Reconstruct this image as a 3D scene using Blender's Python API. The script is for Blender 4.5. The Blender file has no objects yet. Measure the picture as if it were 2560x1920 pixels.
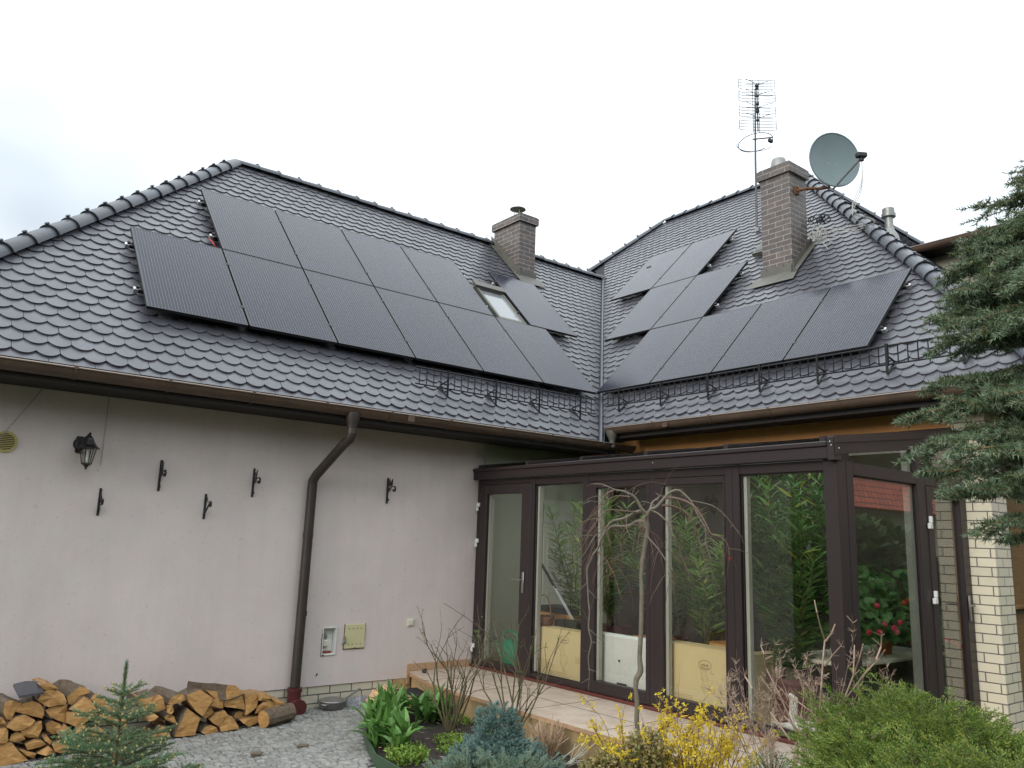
import bpy, math, random
import numpy as np
from mathutils import Vector, Matrix, Euler
random.seed(7); RNG=np.random.default_rng(7)
S=bpy.context.scene; COL=S.collection
# ---------------------------------------------------------------- camera
CR=[[0.7784198, 0.1447631, 0.6108242], [-0.6268973, 0.1287436, 0.7683911], [0.032595, -0.9810549, 0.1909682]]
PPX,PPY,FL=1280.0,960.0,1994.44
ZC=1.79
cam=bpy.data.cameras.new('camera'); camo=bpy.data.objects.new('camera',cam); COL.objects.link(camo)
cam.sensor_width=36; cam.lens=FL/2560*36; cam.clip_end=2000; cam.clip_start=0.05
camo.matrix_world=Matrix([[CR[0][0],-CR[0][1],-CR[0][2],0],[CR[1][0],-CR[1][1],-CR[1][2],0],[CR[2][0],-CR[2][1],-CR[2][2],ZC],[0,0,0,1]])
S.camera=camo
# ---------------------------------------------------------------- world, sun, exposure
SUN_EL,SUN_AZ=math.radians(17),math.radians(190)   # direction the light comes from, measured from +X
w=bpy.data.worlds.new('World'); S.world=w; w.use_nodes=True
nt=w.node_tree; nt.nodes.clear()
def WN(t): return nt.nodes.new(t)
out=WN('ShaderNodeOutputWorld'); bg=WN('ShaderNodeBackground'); bg.inputs[1].default_value=0.1
sky=WN('ShaderNodeTexSky'); sky.sky_type='NISHITA'; sky.sun_disc=False; sky.sun_elevation=SUN_EL; sky.sun_rotation=math.radians(90)-SUN_AZ
tc=WN('ShaderNodeTexCoord'); no=WN('ShaderNodeTexNoise'); no.inputs['Scale'].default_value=1.6; no.inputs['Detail'].default_value=3; no.inputs['Roughness'].default_value=.45
mp=WN('ShaderNodeMapping'); mp.inputs['Scale'].default_value=(1,1,1.8); mp.inputs['Location'].default_value=(.4,1.1,.25)
cr=WN('ShaderNodeMapRange'); cr.inputs[1].default_value=.34; cr.inputs[2].default_value=.52; cr.inputs[3].default_value=.72; cr.inputs[4].default_value=1.0; cr.interpolation_type='SMOOTHSTEP'
mx=WN('ShaderNodeMix'); mx.data_type='RGBA'; mx.inputs[7].default_value=(9.7,10.4,10.9,1)
L=nt.links.new
L(tc.outputs['Generated'],mp.inputs[0]); L(mp.outputs[0],no.inputs['Vector']); L(no.outputs[0],cr.inputs[0]); 
def thin(d,c0,c1,amt):
    # a thin place in the cloud layer, centred on a direction
    dp=WN('ShaderNodeVectorMath'); dp.operation='DOT_PRODUCT'; dp.inputs[1].default_value=d; L(tc.outputs['Generated'],dp.inputs[0])
    m=WN('ShaderNodeMapRange'); m.interpolation_type='SMOOTHSTEP'; m.inputs[1].default_value=math.cos(math.radians(c0)); m.inputs[2].default_value=math.cos(math.radians(c1)); m.inputs[3].default_value=0; m.inputs[4].default_value=amt; L(dp.outputs['Value'],m.inputs[0])
    n2=WN('ShaderNodeTexNoise'); n2.inputs['Scale'].default_value=3.1; n2.inputs['Detail'].default_value=3; L(tc.outputs['Generated'],n2.inputs['Vector'])
    q=WN('ShaderNodeMapRange'); q.inputs[1].default_value=.25; q.inputs[2].default_value=.65; L(n2.outputs[0],q.inputs[0])
    k=WN('ShaderNodeMath'); k.operation='MULTIPLY'; L(m.outputs[0],k.inputs[0]); L(q.outputs[0],k.inputs[1]); return k
ta=thin((.0,.905,.42),26,3,.34); tb=thin((.86,.40,.36),24,3,.24)
s1=WN('ShaderNodeMath'); s1.operation='SUBTRACT'; L(cr.outputs[0],s1.inputs[0]); L(ta.outputs[0],s1.inputs[1])
s2_=WN('ShaderNodeMath'); s2_.operation='SUBTRACT'; L(s1.outputs[0],s2_.inputs[0]); L(tb.outputs[0],s2_.inputs[1]); L(s2_.outputs[0],mx.inputs[0]); L(sky.outputs[0],mx.inputs[6]); sx=WN('ShaderNodeSeparateXYZ'); L(tc.outputs['Generated'],sx.inputs[0])
zr_=WN('ShaderNodeMapRange'); zr_.inputs[1].default_value=0; zr_.inputs[2].default_value=1; zr_.inputs[3].default_value=.54; zr_.inputs[4].default_value=2.3; L(sx.outputs[2],zr_.inputs[0])
vm=WN('ShaderNodeVectorMath'); vm.operation='SCALE'; L(mx.outputs[2],vm.inputs[0]); L(zr_.outputs[0],vm.inputs['Scale']); L(vm.outputs[0],bg.inputs[0]); L(bg.outputs[0],out.inputs[0])
sl=bpy.data.lights.new('sun','SUN'); sl.energy=1.5; sl.angle=math.radians(26); sl.color=(1,.96,.9)
so=bpy.data.objects.new('sun',sl); COL.objects.link(so)
sd=Vector((math.cos(SUN_EL)*math.cos(SUN_AZ),math.cos(SUN_EL)*math.sin(SUN_AZ),math.sin(SUN_EL)))
so.rotation_euler=sd.to_track_quat('Z','Y').to_euler(); so.location=(0,0,20)
S.view_settings.view_transform='Standard'; S.view_settings.look='None'; S.view_settings.gamma=1; S.view_settings.exposure=0.22
S.render.engine='CYCLES'; S.cycles.max_bounces=8; S.cycles.transparent_max_bounces=12; S.cycles.sample_clamp_indirect=6
S.cycles.caustics_reflective=False; S.cycles.caustics_refractive=False
# ---------------------------------------------------------------- helpers
def ray(px,py):
    d=[CR[i][0]*(px-PPX)+CR[i][1]*(py-PPY)+CR[i][2]*FL for i in range(3)]
    return Vector(d).normalized()
C0=Vector((0,0,ZC))
def on(px,py,n,d):
    r=ray(px,py); n=Vector(n); return C0+r*((d-n.dot(C0))/n.dot(r))
def atY(px,py,y): return on(px,py,(0,1,0),y)
def atX(px,py,x): return on(px,py,(1,0,0),x)
def atD(px,py,dist):
    r=ray(px,py); return C0+r*(dist/math.hypot(r.x,r.y))
WL={}
def wl(o): return WL.get(o.name,Vector((0,0,0)))
def tag(o,label=None,cat=None,group=None,kind=None):
    if label: o['label']=label
    if cat: o['category']=cat
    if group: o['group']=group
    if kind: o['kind']=kind
    return o
def thing(name,label,cat,loc=(0,0,0),group=None):
    o=bpy.data.objects.new(name,None); COL.objects.link(o); o.location=loc; WL[o.name]=Vector(loc); o.empty_display_size=.1
    return tag(o,label,cat,group)
class MB:
    def __init__(s): s.v=[];s.f=[];s.m=[]
    def add(s,vs,fs,mi=0):
        n=len(s.v); s.v+= [tuple(v) for v in vs]
        for f in fs: s.f.append(tuple(i+n for i in f)); s.m.append(mi)
        return s
    def box(s,x0,x1,y0,y1,z0,z1,mi=0,M=None):
        vs=[Vector((x,y,z)) for z in (z0,z1) for (x,y) in ((x0,y0),(x1,y0),(x1,y1),(x0,y1))]
        if M is not None: vs=[M@v for v in vs]
        return s.add(vs,[(0,3,2,1),(4,5,6,7),(0,1,5,4),(1,2,6,5),(2,3,7,6),(3,0,4,7)],mi)
    def bbox(s,x0,x1,y0,y1,z0,z1,b=.004,mi=0,M=None):
        # box with chamfered edges
        vs=[];cx=((x0,x1),(y0,y1),(z0,z1))
        b=min(b,(x1-x0)*.45,(y1-y0)*.45,(z1-z0)*.45)
        idx={}
        for ix in (0,1):
            for iy in (0,1):
                for iz in (0,1):
                    c=[cx[0][ix],cx[1][iy],cx[2][iz]]; sg=[(1,-1)[ix],(1,-1)[iy],(1,-1)[iz]]
                    for a in range(3):
                        p=[c[k]+(0 if k==a else sg[k]*b) for k in range(3)]
                        idx[(ix,iy,iz,a)]=len(vs); vs.append(Vector(p))
        fs=[]
        for a in range(3):
            o1,o2=(a+1)%3,(a+2)%3
            for e in (0,1):
                q=[]
                for (u,v) in ((0,0),(1,0),(1,1),(0,1)):
                    k=[0,0,0];k[a]=e;k[o1]=u;k[o2]=v;q.append(idx[(k[0],k[1],k[2],a)])
                fs.append(tuple(q if e else q[::-1]))
            for u in (0,1):
                for v in (0,1):
                    k0=[0,0,0];k0[o1]=u;k0[o2]=v;k0[a]=0;k1=list(k0);k1[a]=1
                    q=[idx[(*k0,o1)],idx[(*k1,o1)],idx[(*k1,o2)],idx[(*k0,o2)]]
                    fs.append(tuple(q))
        for ix in (0,1):
            for iy in (0,1):
                for iz in (0,1): fs.append(tuple(idx[(ix,iy,iz,a)] for a in range(3)))
        if M is not None: vs=[M@v for v in vs]
        return s.add(vs,fs,mi)
    def tube(s,P,Rr,n=6,mi=0,caps=True,closed=False):
        P=[Vector(p) for p in P]
        if not hasattr(Rr,'__len__'): Rr=[Rr]*len(P)
        vs=[];up=None;m=len(P)
        for i,p in enumerate(P):
            if closed: t=P[(i+1)%m]-P[i-1]
            else: t=P[min(i+1,m-1)]-P[max(i-1,0)]
            if t.length<1e-9: t=Vector((0,0,1))
            t.normalize()
            if up is None: up=t.orthogonal().normalized()
            else:
                up=up-t*up.dot(t)
                up=up.normalized() if up.length>1e-6 else t.orthogonal().normalized()
            b=t.cross(up)
            for k in range(n):
                a=2*math.pi*k/n; vs.append(p+(up*math.cos(a)+b*math.sin(a))*Rr[i])
        fs=[]
        for i in range(m if closed else m-1):
            j=(i+1)%m
            for k in range(n):
                fs.append((i*n+k,i*n+(k+1)%n,j*n+(k+1)%n,j*n+k))
        if caps and not closed: fs+= [tuple(range(n))[::-1],tuple((m-1)*n+k for k in range(n))]
        return s.add(vs,fs,mi)
    def lathe(s,prof,c=(0,0,0),n=24,mi=0,M=None,caps=True):
        vs=[]
        for r,z in prof:
            for k in range(n):
                a=2*math.pi*k/n; v=Vector((r*math.cos(a),r*math.sin(a),z))
                v=(M@v) if M is not None else v
                vs.append(v+Vector(c))
        fs=[]
        for i in range(len(prof)-1):
            for k in range(n): fs.append((i*n+k,i*n+(k+1)%n,(i+1)*n+(k+1)%n,(i+1)*n+k))
        if caps:
            if prof[0][0]>1e-5: fs.append(tuple(range(n))[::-1])
            if prof[-1][0]>1e-5: fs.append(tuple((len(prof)-1)*n+k for k in range(n)))
        return s.add(vs,fs,mi)
    def prism(s,poly,vec,mi=0,mside=None,mback=None):
        poly=[Vector(p) for p in poly]; vec=Vector(vec);n=len(poly)
        s.add(poly,[tuple(range(n))],mi); s.add([p+vec for p in poly],[tuple(range(n))[::-1]],mi if mback is None else mback)
        for i in range(n):
            j=(i+1)%n
            mm=mi if mside is None else (mside[i] if hasattr(mside,'__len__') else mside)
            s.add([poly[i],poly[j],poly[j]+vec,poly[i]+vec],[(0,3,2,1)],mm)
        return s
    def build(s,name,mats,parent=None,smooth=False,fix=True):
        me=bpy.data.meshes.new(name); off=wl(parent) if parent else Vector((0,0,0))
        base=off
        if parent is None and s.v:
            a=np.array(s.v); base=Vector((float(a[:,0].mean()),float(a[:,1].mean()),float(a[:,2].min())))
        a=np.array(s.v,dtype=float)-np.array(base)
        me.from_pydata(a.tolist(),[],s.f)
        if not isinstance(mats,(list,tuple)): mats=[mats]
        for m in mats: me.materials.append(m)
        me.polygons.foreach_set('material_index',s.m)
        if smooth: me.polygons.foreach_set('use_smooth',[True]*len(me.polygons))
        me.update()
        if fix and len(s.f)<60000:
            import bmesh
            b=bmesh.new(); b.from_mesh(me)
            if smooth:
                bmesh.ops.remove_doubles(b,verts=b.verts,dist=1e-5)
            bmesh.ops.recalc_face_normals(b,faces=b.faces); b.to_mesh(me); b.free()
        o=bpy.data.objects.new(name,me); COL.objects.link(o)
        if parent: o.parent=parent; WL[o.name]=base
        else: o.location=base; WL[o.name]=base
        if smooth:
            try: me.set_sharp_from_angle(angle=math.radians(40))
            except Exception: pass
        return o
def copy_tree(o,parent=None,loc=None):
    c=o.copy(); COL.objects.link(c)
    if parent is not None: c.parent=parent
    for ch in list(o.children): copy_tree(ch,c)
    return c
def tris(P,name,mats,parent=None,mi=None):
    """P: (n,k,3) array of separate polygons"""
    n,k,_=P.shape
    me=bpy.data.meshes.new(name); off=np.array(wl(parent)) if parent else P.reshape(-1,3).mean(0)*[1,1,0]
    V=(P.reshape(-1,3)-off)
    me.vertices.add(n*k); me.vertices.foreach_set('co',V.ravel().astype(np.float32))
    me.loops.add(n*k); me.loops.foreach_set('vertex_index',np.arange(n*k,dtype=np.int32))
    me.polygons.add(n); me.polygons.foreach_set('loop_start',(np.arange(n)*k).astype(np.int32)); me.polygons.foreach_set('loop_total',np.full(n,k,dtype=np.int32))
    if not isinstance(mats,(list,tuple)): mats=[mats]
    for m in mats: me.materials.append(m)
    if mi is not None: me.polygons.foreach_set('material_index',mi.astype(np.int32))
    me.update(calc_edges=True); me.validate()
    o=bpy.data.objects.new(name,me); COL.objects.link(o)
    if parent: o.parent=parent
    else: o.location=off
    WL[o.name]=Vector(off)
    return o
# ---------------------------------------------------------------- materials
def newmat(name):
    m=bpy.data.materials.new(name); m.use_nodes=True; t=m.node_tree; b=t.nodes['Principled BSDF']; return m,t,b
def lk(t,a,b): t.links.new(a,b)
def mat(name,col,rough=.6,metal=0,noise=0,nscale=8,bump=0,bscale=60,island=0,spec=.5,coord='Object',col2=None,stretch=(1,1,1),trans=0,coat=0,rvar=0):
    m,t,b=newmat(name); N=t.nodes.new
    b.inputs['Base Color'].default_value=(*col,1); b.inputs['Roughness'].default_value=rough; b.inputs['Metallic'].default_value=metal
    b.inputs['Specular IOR Level'].default_value=spec
    if coat: b.inputs['Coat Weight'].default_value=coat; b.inputs['Coat Roughness'].default_value=.25
    tc=N('ShaderNodeTexCoord'); mp=N('ShaderNodeMapping'); mp.inputs['Scale'].default_value=stretch; lk(t,tc.outputs[coord],mp.inputs[0])
    cur=None
    if noise or col2:
        c2=col2 if col2 else tuple(c*(1-noise) for c in col)
        n=N('ShaderNodeTexNoise'); n.inputs['Scale'].default_value=nscale; n.inputs['Detail'].default_value=6; n.inputs['Roughness'].default_value=.62; lk(t,mp.outputs[0],n.inputs['Vector'])
        r=N('ShaderNodeMapRange'); r.inputs[1].default_value=.32; r.inputs[2].default_value=.68; lk(t,n.outputs[0],r.inputs[0])
        x=N('ShaderNodeMix'); x.data_type='RGBA'; x.inputs[6].default_value=(*col,1); x.inputs[7].default_value=(*c2,1); lk(t,r.outputs[0],x.inputs[0]); cur=x.outputs[2]
        if rvar:
            rr=N('ShaderNodeMapRange'); rr.inputs[3].default_value=rough-rvar; rr.inputs[4].default_value=rough+rvar; lk(t,n.outputs[0],rr.inputs[0]); lk(t,rr.outputs[0],b.inputs['Roughness'])
    if island:
        g=N('ShaderNodeNewGeometry'); h=N('ShaderNodeHueSaturation'); rr=N('ShaderNodeMapRange'); rr.inputs[3].default_value=1-island; rr.inputs[4].default_value=1+island
        lk(t,g.outputs['Random Per Island'],rr.inputs[0]); lk(t,rr.outputs[0],h.inputs['Value'])
        if cur is not None: lk(t,cur,h.inputs['Color'])
        else: h.inputs['Color'].default_value=(*col,1)
        cur=h.outputs[0]
    if cur is not None: lk(t,cur,b.inputs['Base Color'])
    if bump:
        n2=N('ShaderNodeTexNoise'); n2.inputs['Scale'].default_value=bscale; n2.inputs['Detail'].default_value=4; lk(t,mp.outputs[0],n2.inputs['Vector'])
        bp=N('ShaderNodeBump'); bp.inputs['Strength'].default_value=min(1,bump); bp.inputs['Distance'].default_value=.004*max(1,bump); lk(t,n2.outputs[0],bp.inputs['Height']); lk(t,bp.outputs[0],b.inputs['Normal'])
    return m
def leafmat(name,c1,c2,rough=.5,trans=.25,spec=.4):
    m,t,b=newmat(name); N=t.nodes.new
    g=N('ShaderNodeNewGeometry'); x=N('ShaderNodeMix'); x.data_type='RGBA'; x.inputs[6].default_value=(*c1,1); x.inputs[7].default_value=(*c2,1)
    lk(t,g.outputs['Random Per Island'],x.inputs[0]); lk(t,x.outputs[2],b.inputs['Base Color']); b.inputs['Roughness'].default_value=rough; b.inputs['Specular IOR Level'].default_value=spec
    if trans:
        tr=N('ShaderNodeBsdfTranslucent'); ms=N('ShaderNodeMixShader'); ms.inputs[0].default_value=trans; lk(t,x.outputs[2],tr.inputs[0])
        o=t.nodes['Material Output']; lk(t,b.outputs[0],ms.inputs[1]); lk(t,tr.outputs[0],ms.inputs[2]); lk(t,ms.outputs[0],o.inputs[0])
    return m
def brickmat(name,c1,c2,mortar,bw,bh,ms=.012,bump=.5,rough=.6,offx=0,offz=0,noise=.15,coord='Object'):
    m,t,b=newmat(name); N=t.nodes.new
    g=N('ShaderNodeNewGeometry'); sp=N('ShaderNodeSeparateXYZ'); lk(t,g.outputs['Position'],sp.inputs[0])
    ad=N('ShaderNodeMath'); lk(t,sp.outputs[0],ad.inputs[0]); lk(t,sp.outputs[1],ad.inputs[1])
    a2=N('ShaderNodeMath'); lk(t,ad.outputs[0],a2.inputs[0]); a2.inputs[1].default_value=offx
    a3=N('ShaderNodeMath'); lk(t,sp.outputs[2],a3.inputs[0]); a3.inputs[1].default_value=offz
    cb=N('ShaderNodeCombineXYZ'); lk(t,a2.outputs[0],cb.inputs[0]); lk(t,a3.outputs[0],cb.inputs[1])
    br=N('ShaderNodeTexBrick'); lk(t,cb.outputs[0],br.inputs['Vector']); br.inputs['Color1'].default_value=(*c1,1); br.inputs['Color2'].default_value=(*c2,1); br.inputs['Mortar'].default_value=(*mortar,1)
    br.inputs['Scale'].default_value=1; br.inputs['Brick Width'].default_value=bw; br.inputs['Row Height'].default_value=bh; br.inputs['Mortar Size'].default_value=ms/2; br.inputs['Mortar Smooth'].default_value=.15; br.inputs['Bias'].default_value=0
    n=N('ShaderNodeTexNoise'); n.inputs['Scale'].default_value=14; n.inputs['Detail'].default_value=5; lk(t,g.outputs['Position'],n.inputs['Vector'])
    h=N('ShaderNodeHueSaturation'); r=N('ShaderNodeMapRange'); r.inputs[3].default_value=1-noise*2; r.inputs[4].default_value=1+noise*2; lk(t,n.outputs[0],r.inputs[0]); lk(t,r.outputs[0],h.inputs['Value']); lk(t,br.outputs[0],h.inputs['Color']); lk(t,h.outputs[0],b.inputs['Base Color'])
    b.inputs['Roughness'].default_value=rough
    bp=N('ShaderNodeBump'); bp.invert=True; bp.inputs['Strength'].default_value=bump; bp.inputs['Distance'].default_value=.006; lk(t,br.outputs['Fac'],bp.inputs['Height']); lk(t,bp.outputs[0],b.inputs['Normal'])
    return m
def glassmat(name,tint=(.86,.9,.86),ior=1.5,rough=0):
    m,t,b=newmat(name); N=t.nodes.new; o=t.nodes['Material Output']; t.nodes.remove(b)
    tr=N('ShaderNodeBsdfTransparent'); tr.inputs[0].default_value=(*tint,1); gl=N('ShaderNodeBsdfGlossy'); gl.inputs['Roughness'].default_value=rough; gl.inputs['Color'].default_value=(.96,.97,.96,1)
    fr=N('ShaderNodeFresnel'); gg=N('ShaderNodeNewGeometry'); io=N('ShaderNodeMapRange'); io.inputs[3].default_value=ior; io.inputs[4].default_value=1/ior; lk(t,gg.outputs['Backfacing'],io.inputs[0]); lk(t,io.outputs[0],fr.inputs[0]); ms=N('ShaderNodeMixShader'); lk(t,fr.outputs[0],ms.inputs[0]); lk(t,tr.outputs[0],ms.inputs[1]); lk(t,gl.outputs[0],ms.inputs[2]); lk(t,ms.outputs[0],o.inputs[0])
    return m
M={}
M['tile']=mat('roof_tile_clay',(.078,.078,.091),.35,noise=.25,nscale=3.5,bump=.25,bscale=180,island=.17,spec=.6,rvar=.1)
M['ridge']=mat('ridge_tile_clay',(.062,.070,.085),.4,noise=.25,nscale=9,bump=.2,bscale=90,island=.08,spec=.6)
M['underlay']=mat('roof_underlay',(.02,.02,.022),.9)
M['black']=mat('black_metal',(.012,.012,.014),.4,spec=.5)
M['guard']=mat('dark_powder_coat',(.010,.010,.012),.55,spec=.3)
M['alu']=mat('bare_aluminium',(.6,.6,.6),.35,metal=.9)
M['steel']=mat('stainless_steel',(.30,.295,.28),.42,metal=.7,noise=.25,nscale=10)
M['gutter']=mat('weathered_brown_zinc',(.125,.078,.052),.42,metal=.15,noise=.35,nscale=5,col2=(.08,.054,.04),bump=.1,bscale=30)
M['gutter_lip']=mat('bare_gutter_bead',(.30,.24,.20),.3,metal=.6)
M['lead']=mat('grey_green_flashing',(.13,.125,.105),.55,metal=.2,noise=.25,nscale=7)
M['valley']=mat('dark_zinc_sheet',(.085,.09,.1),.45,metal=.4,noise=.2,nscale=6)
M['soffit']=mat('dark_brown_board',(.018,.014,.012),.7,noise=.3,nscale=12)
M['stucco']=mat('pinkish_grey_stucco',(.63,.555,.52),.93,noise=0,col2=(.58,.515,.49),nscale=1.7,bump=.9,bscale=190)
M['orange']=mat('ochre_orange_stucco',(.86,.42,.16),.9,noise=.12,nscale=3,bump=.5,bscale=150)
M['cream']=mat('cream_plaster',(.50,.50,.38),.9,noise=.06,nscale=2)
M['brown']=mat('dark_brown_aluminium',(.030,.021,.021),.42,noise=.15,nscale=60,spec=.4)
M['brown2']=mat('brown_timber_panel',(.22,.12,.035),.6,noise=.3,nscale=6,stretch=(1,1,6))
M['redsill']=mat('red_brown_sill',(.12,.03,.022),.45,noise=.3,nscale=8)
M['seal']=mat('pale_grey_spacer',(.42,.41,.36),.6)
M['glass']=glassmat('window_glass',(.94,.945,.925),1.46)
M['sideglass']=glassmat('double_glazing',(.90,.91,.89),1.75)
M['pipe']=mat('dark_brown_pipe',(.045,.034,.028),.45,noise=.3,nscale=6)
M['roofglass']=glassmat('roof_glazing',(.90,.92,.91),1.5)
M['plinth']=brickmat('cream_clinker_brick',(.62,.57,.44),(.55,.51,.40),(.10,.09,.085),.25,.085,.012,rough=.35,offx=.04,offz=.02,noise=.05)
M['pier']=brickmat('cream_clinker_pier',(.78,.71,.54),(.70,.64,.49),(.15,.135,.12),.245,.085,.011,rough=.3,offx=.02,offz=.02,noise=.04)
M['chim']=brickmat('brown_clinker_brick',(.125,.098,.088),(.08,.07,.068),(.27,.235,.205),.25,.081,.014,rough=.45,offx=-.09,offz=-.03,noise=.25)
M['granite']=mat('orange_granite',(.56,.36,.21),.5,noise=0,col2=(.36,.22,.13),nscale=70,bump=.1)
M['traver']=mat('travertine_slab',(.55,.45,.36),.5,col2=(.42,.32,.25),nscale=7,stretch=(1,1,1),bump=.1,bscale=80)
M['riser']=mat('ochre_riser_tile',(.46,.33,.17),.55,noise=.3,nscale=9)
M['soil']=mat('dark_garden_soil',(.045,.033,.026),.95,noise=.5,nscale=14,bump=1.0,bscale=55)
M['ground']=mat('lawn_ground',(.06,.085,.03),.95,noise=.4,nscale=3,bump=.5)
M['cobble']=mat('grey_granite_sett',(.32,.315,.29),.85,noise=.4,nscale=25,island=.2,bump=.5,bscale=120)
M['joint']=mat('sandy_joint',(.075,.072,.055),.95,noise=.5,nscale=30)
M['woodend']=mat('split_wood_face',(.56,.32,.11),.75,col2=(.33,.16,.05),nscale=15,bump=.7,bscale=60,island=.32,stretch=(1,.4,2.2))
M['woodside']=mat('split_wood_side',(.44,.26,.11),.8,col2=(.22,.12,.06),nscale=12,bump=.7,bscale=40,island=.32,stretch=(3,.6,3))
M['bark']=mat('rough_bark',(.10,.065,.042),.9,col2=(.19,.15,.105),nscale=14,bump=1.5,bscale=26,stretch=(2.4,.5,2.4))
M['twig']=mat('olive_brown_twig',(.12,.10,.05),.8,noise=.35,nscale=20,island=.2)
M['twigred']=mat('reddish_bark',(.17,.105,.075),.7,noise=.3,nscale=25,island=.25)
M['twigpale']=mat('pale_beige_twig',(.38,.27,.20),.8,noise=.35,nscale=18,island=.2)
M['greybark']=mat('smooth_grey_bark',(.19,.165,.12),.75,noise=.4,nscale=16,bump=.5,bscale=60)
M['stalk']=mat('dry_cut_stalk',(.50,.35,.23),.85,noise=.3,nscale=20,island=.25)
M['sprucetwig']=mat('spruce_twig',(.20,.13,.06),.85,noise=.3,nscale=20)
M['spruceneedle']=leafmat('blue_grey_spruce_needle',(.085,.14,.075),(.22,.29,.18),.5,.12)
M['spruceneedle2']=leafmat('green_spruce_needle',(.045,.08,.035),(.11,.155,.07),.5,.12)
M['youngneedle']=leafmat('young_spruce_needle',(.10,.18,.085),(.21,.32,.17),.5,.12)
M['bud']=mat('yellow_bud',(.55,.38,.14),.6)
M['juniper']=leafmat('green_juniper_scale',(.045,.10,.015),(.22,.32,.05),.6,.15)
M['juniperyellow']=leafmat('yellow_juniper_tip',(.24,.30,.05),(.36,.38,.08),.6,.15)
M['bluejuniper']=leafmat('blue_juniper_needle',(.11,.20,.18),(.25,.37,.33),.6,.12)
M['bluejuniper2']=leafmat('grey_green_juniper_needle',(.17,.24,.15),(.27,.34,.21),.6,.12)
M['oleander']=leafmat('oleander_leaf',(.13,.27,.06),(.36,.50,.15),.4,.4)
M['oleander2']=leafmat('dark_oleander_leaf',(.07,.17,.05),(.20,.34,.10),.4,.35)
M['yellowleaf']=leafmat('yellow_green_leaf',(.26,.33,.06),(.42,.42,.09),.45,.3)
M['tulip']=leafmat('tulip_leaf',(.085,.20,.04),(.17,.32,.085),.38,.2)
M['weed']=leafmat('bright_weed_leaf',(.12,.22,.03),(.24,.35,.05),.5,.25)
M['goldleaf']=leafmat('bronze_gold_leaf',(.30,.22,.09),(.16,.19,.05),.45,.2)
M['goldleaf2']=leafmat('pale_gold_leaf',(.48,.36,.18),(.30,.26,.09),.45,.2)
M['forsythia']=leafmat('forsythia_petal',(.60,.44,.02),(.76,.60,.07),.5,.3)
M['pink']=leafmat('pink_geranium_petal',(.85,.05,.16),(.9,.12,.22),.5,.3)
M['red']=leafmat('red_geranium_petal',(.65,.02,.02),(.8,.04,.03),.5,.3)
M['geranium']=leafmat('geranium_leaf',(.06,.14,.04),(.14,.26,.08),.5,.25)
M['card']=mat('tan_cardboard',(.66,.52,.28),.8,noise=.06,nscale=5)
M['cardprint']=mat('brown_print',(.24,.13,.06),.8)
M['cardprint2']=mat('faint_print',(.42,.29,.12),.8)
M['foam']=mat('white_foam',(.80,.80,.76),.6,noise=.08,nscale=18)
M['film']=mat('clear_film',(.9,.9,.88),.08,bump=1.2,bscale=26,spec=.8,stretch=(1,1,.35))
M['can']=mat('green_plastic',(.02,.22,.12),.35)
M['wicker']=mat('brown_wicker',(.26,.12,.05),.7,noise=.4,nscale=60,bump=1,bscale=90)
M['terracotta']=mat('terracotta',(.42,.14,.06),.8,noise=.25,nscale=10)
M['darkpot']=mat('dark_plastic_pot',(.10,.03,.025),.5)
M['white']=mat('white_enamel',(.75,.76,.72),.4,noise=.08,nscale=8)
M['whitedoor']=mat('painted_door',(.62,.62,.52),.5)
M['cardblack']=mat('matt_black_plastic',(.02,.02,.022),.6)
M['crate']=mat('orange_board',(.55,.28,.10),.7)
M['creammetal']=mat('cream_painted_steel',(.60,.57,.33),.5,noise=.08,nscale=4)
M['rust']=mat('flaking_rust',(.20,.09,.04),.9,noise=.5,nscale=40)
M['switch']=mat('ivory_plastic',(.66,.64,.52),.4)
M['maroon']=mat('maroon_plastic_pipe',(.10,.022,.022),.4,noise=.2,nscale=10)
M['rubber']=mat('black_rubber_mat',(.014,.015,.016),.85,bump=1,bscale=80)
M['fabric_pink']=mat('pink_yellow_cloth',(.66,.36,.25),.9,col2=(.66,.50,.22),nscale=6,bump=.4,bscale=40)
M['fabric_grey']=mat('grey_cloth',(.30,.30,.31),.9,noise=.35,nscale=20)
M['edging']=mat('green_plastic_edging',(.045,.085,.045),.5)
M['ventyellow']=mat('yellow_plastic_vent',(.42,.36,.13),.6)
M['dish']=mat('grey_enamel_dish',(.14,.19,.20),.42,noise=.08,nscale=6,spec=.5)
M['greymetal']=mat('galvanised_metal',(.30,.30,.29),.45,metal=.6,noise=.25,nscale=30)
M['wire']=mat('grey_wire',(.07,.07,.075),.5)
M['darksheet']=mat('added_dark_brown_sheet',(.06,.047,.035),.8,noise=.3,nscale=2)
M['cable']=mat('white_cable',(.40,.39,.36),.5)
M['redcable']=mat('red_cable',(.45,.03,.03),.5)
M['redtile']=brickmat('red_roof_tile',(.55,.085,.02),(.40,.05,.015),(.10,.015,.008),.30,.22,.05,bump=.8,noise=.12)
M['redwood']=mat('red_brown_wood',(.30,.06,.03),.7,noise=.3,nscale=4)
M['hedge']=leafmat('dark_hedge_leaf',(.035,.085,.02),(.08,.17,.04),.55,.2)
M['palewall']=mat('pale_wall',(.55,.52,.42),.9,noise=.1)
M['skyglass']=mat('skylight_glass',(.20,.215,.22),.12,spec=.6)
M['bulb']=mat('white_lamp_tube',(.75,.75,.72),.3)
M['floorin']=mat('interior_floor_tile',(.30,.20,.14),.4,noise=.2,nscale=4)
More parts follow.
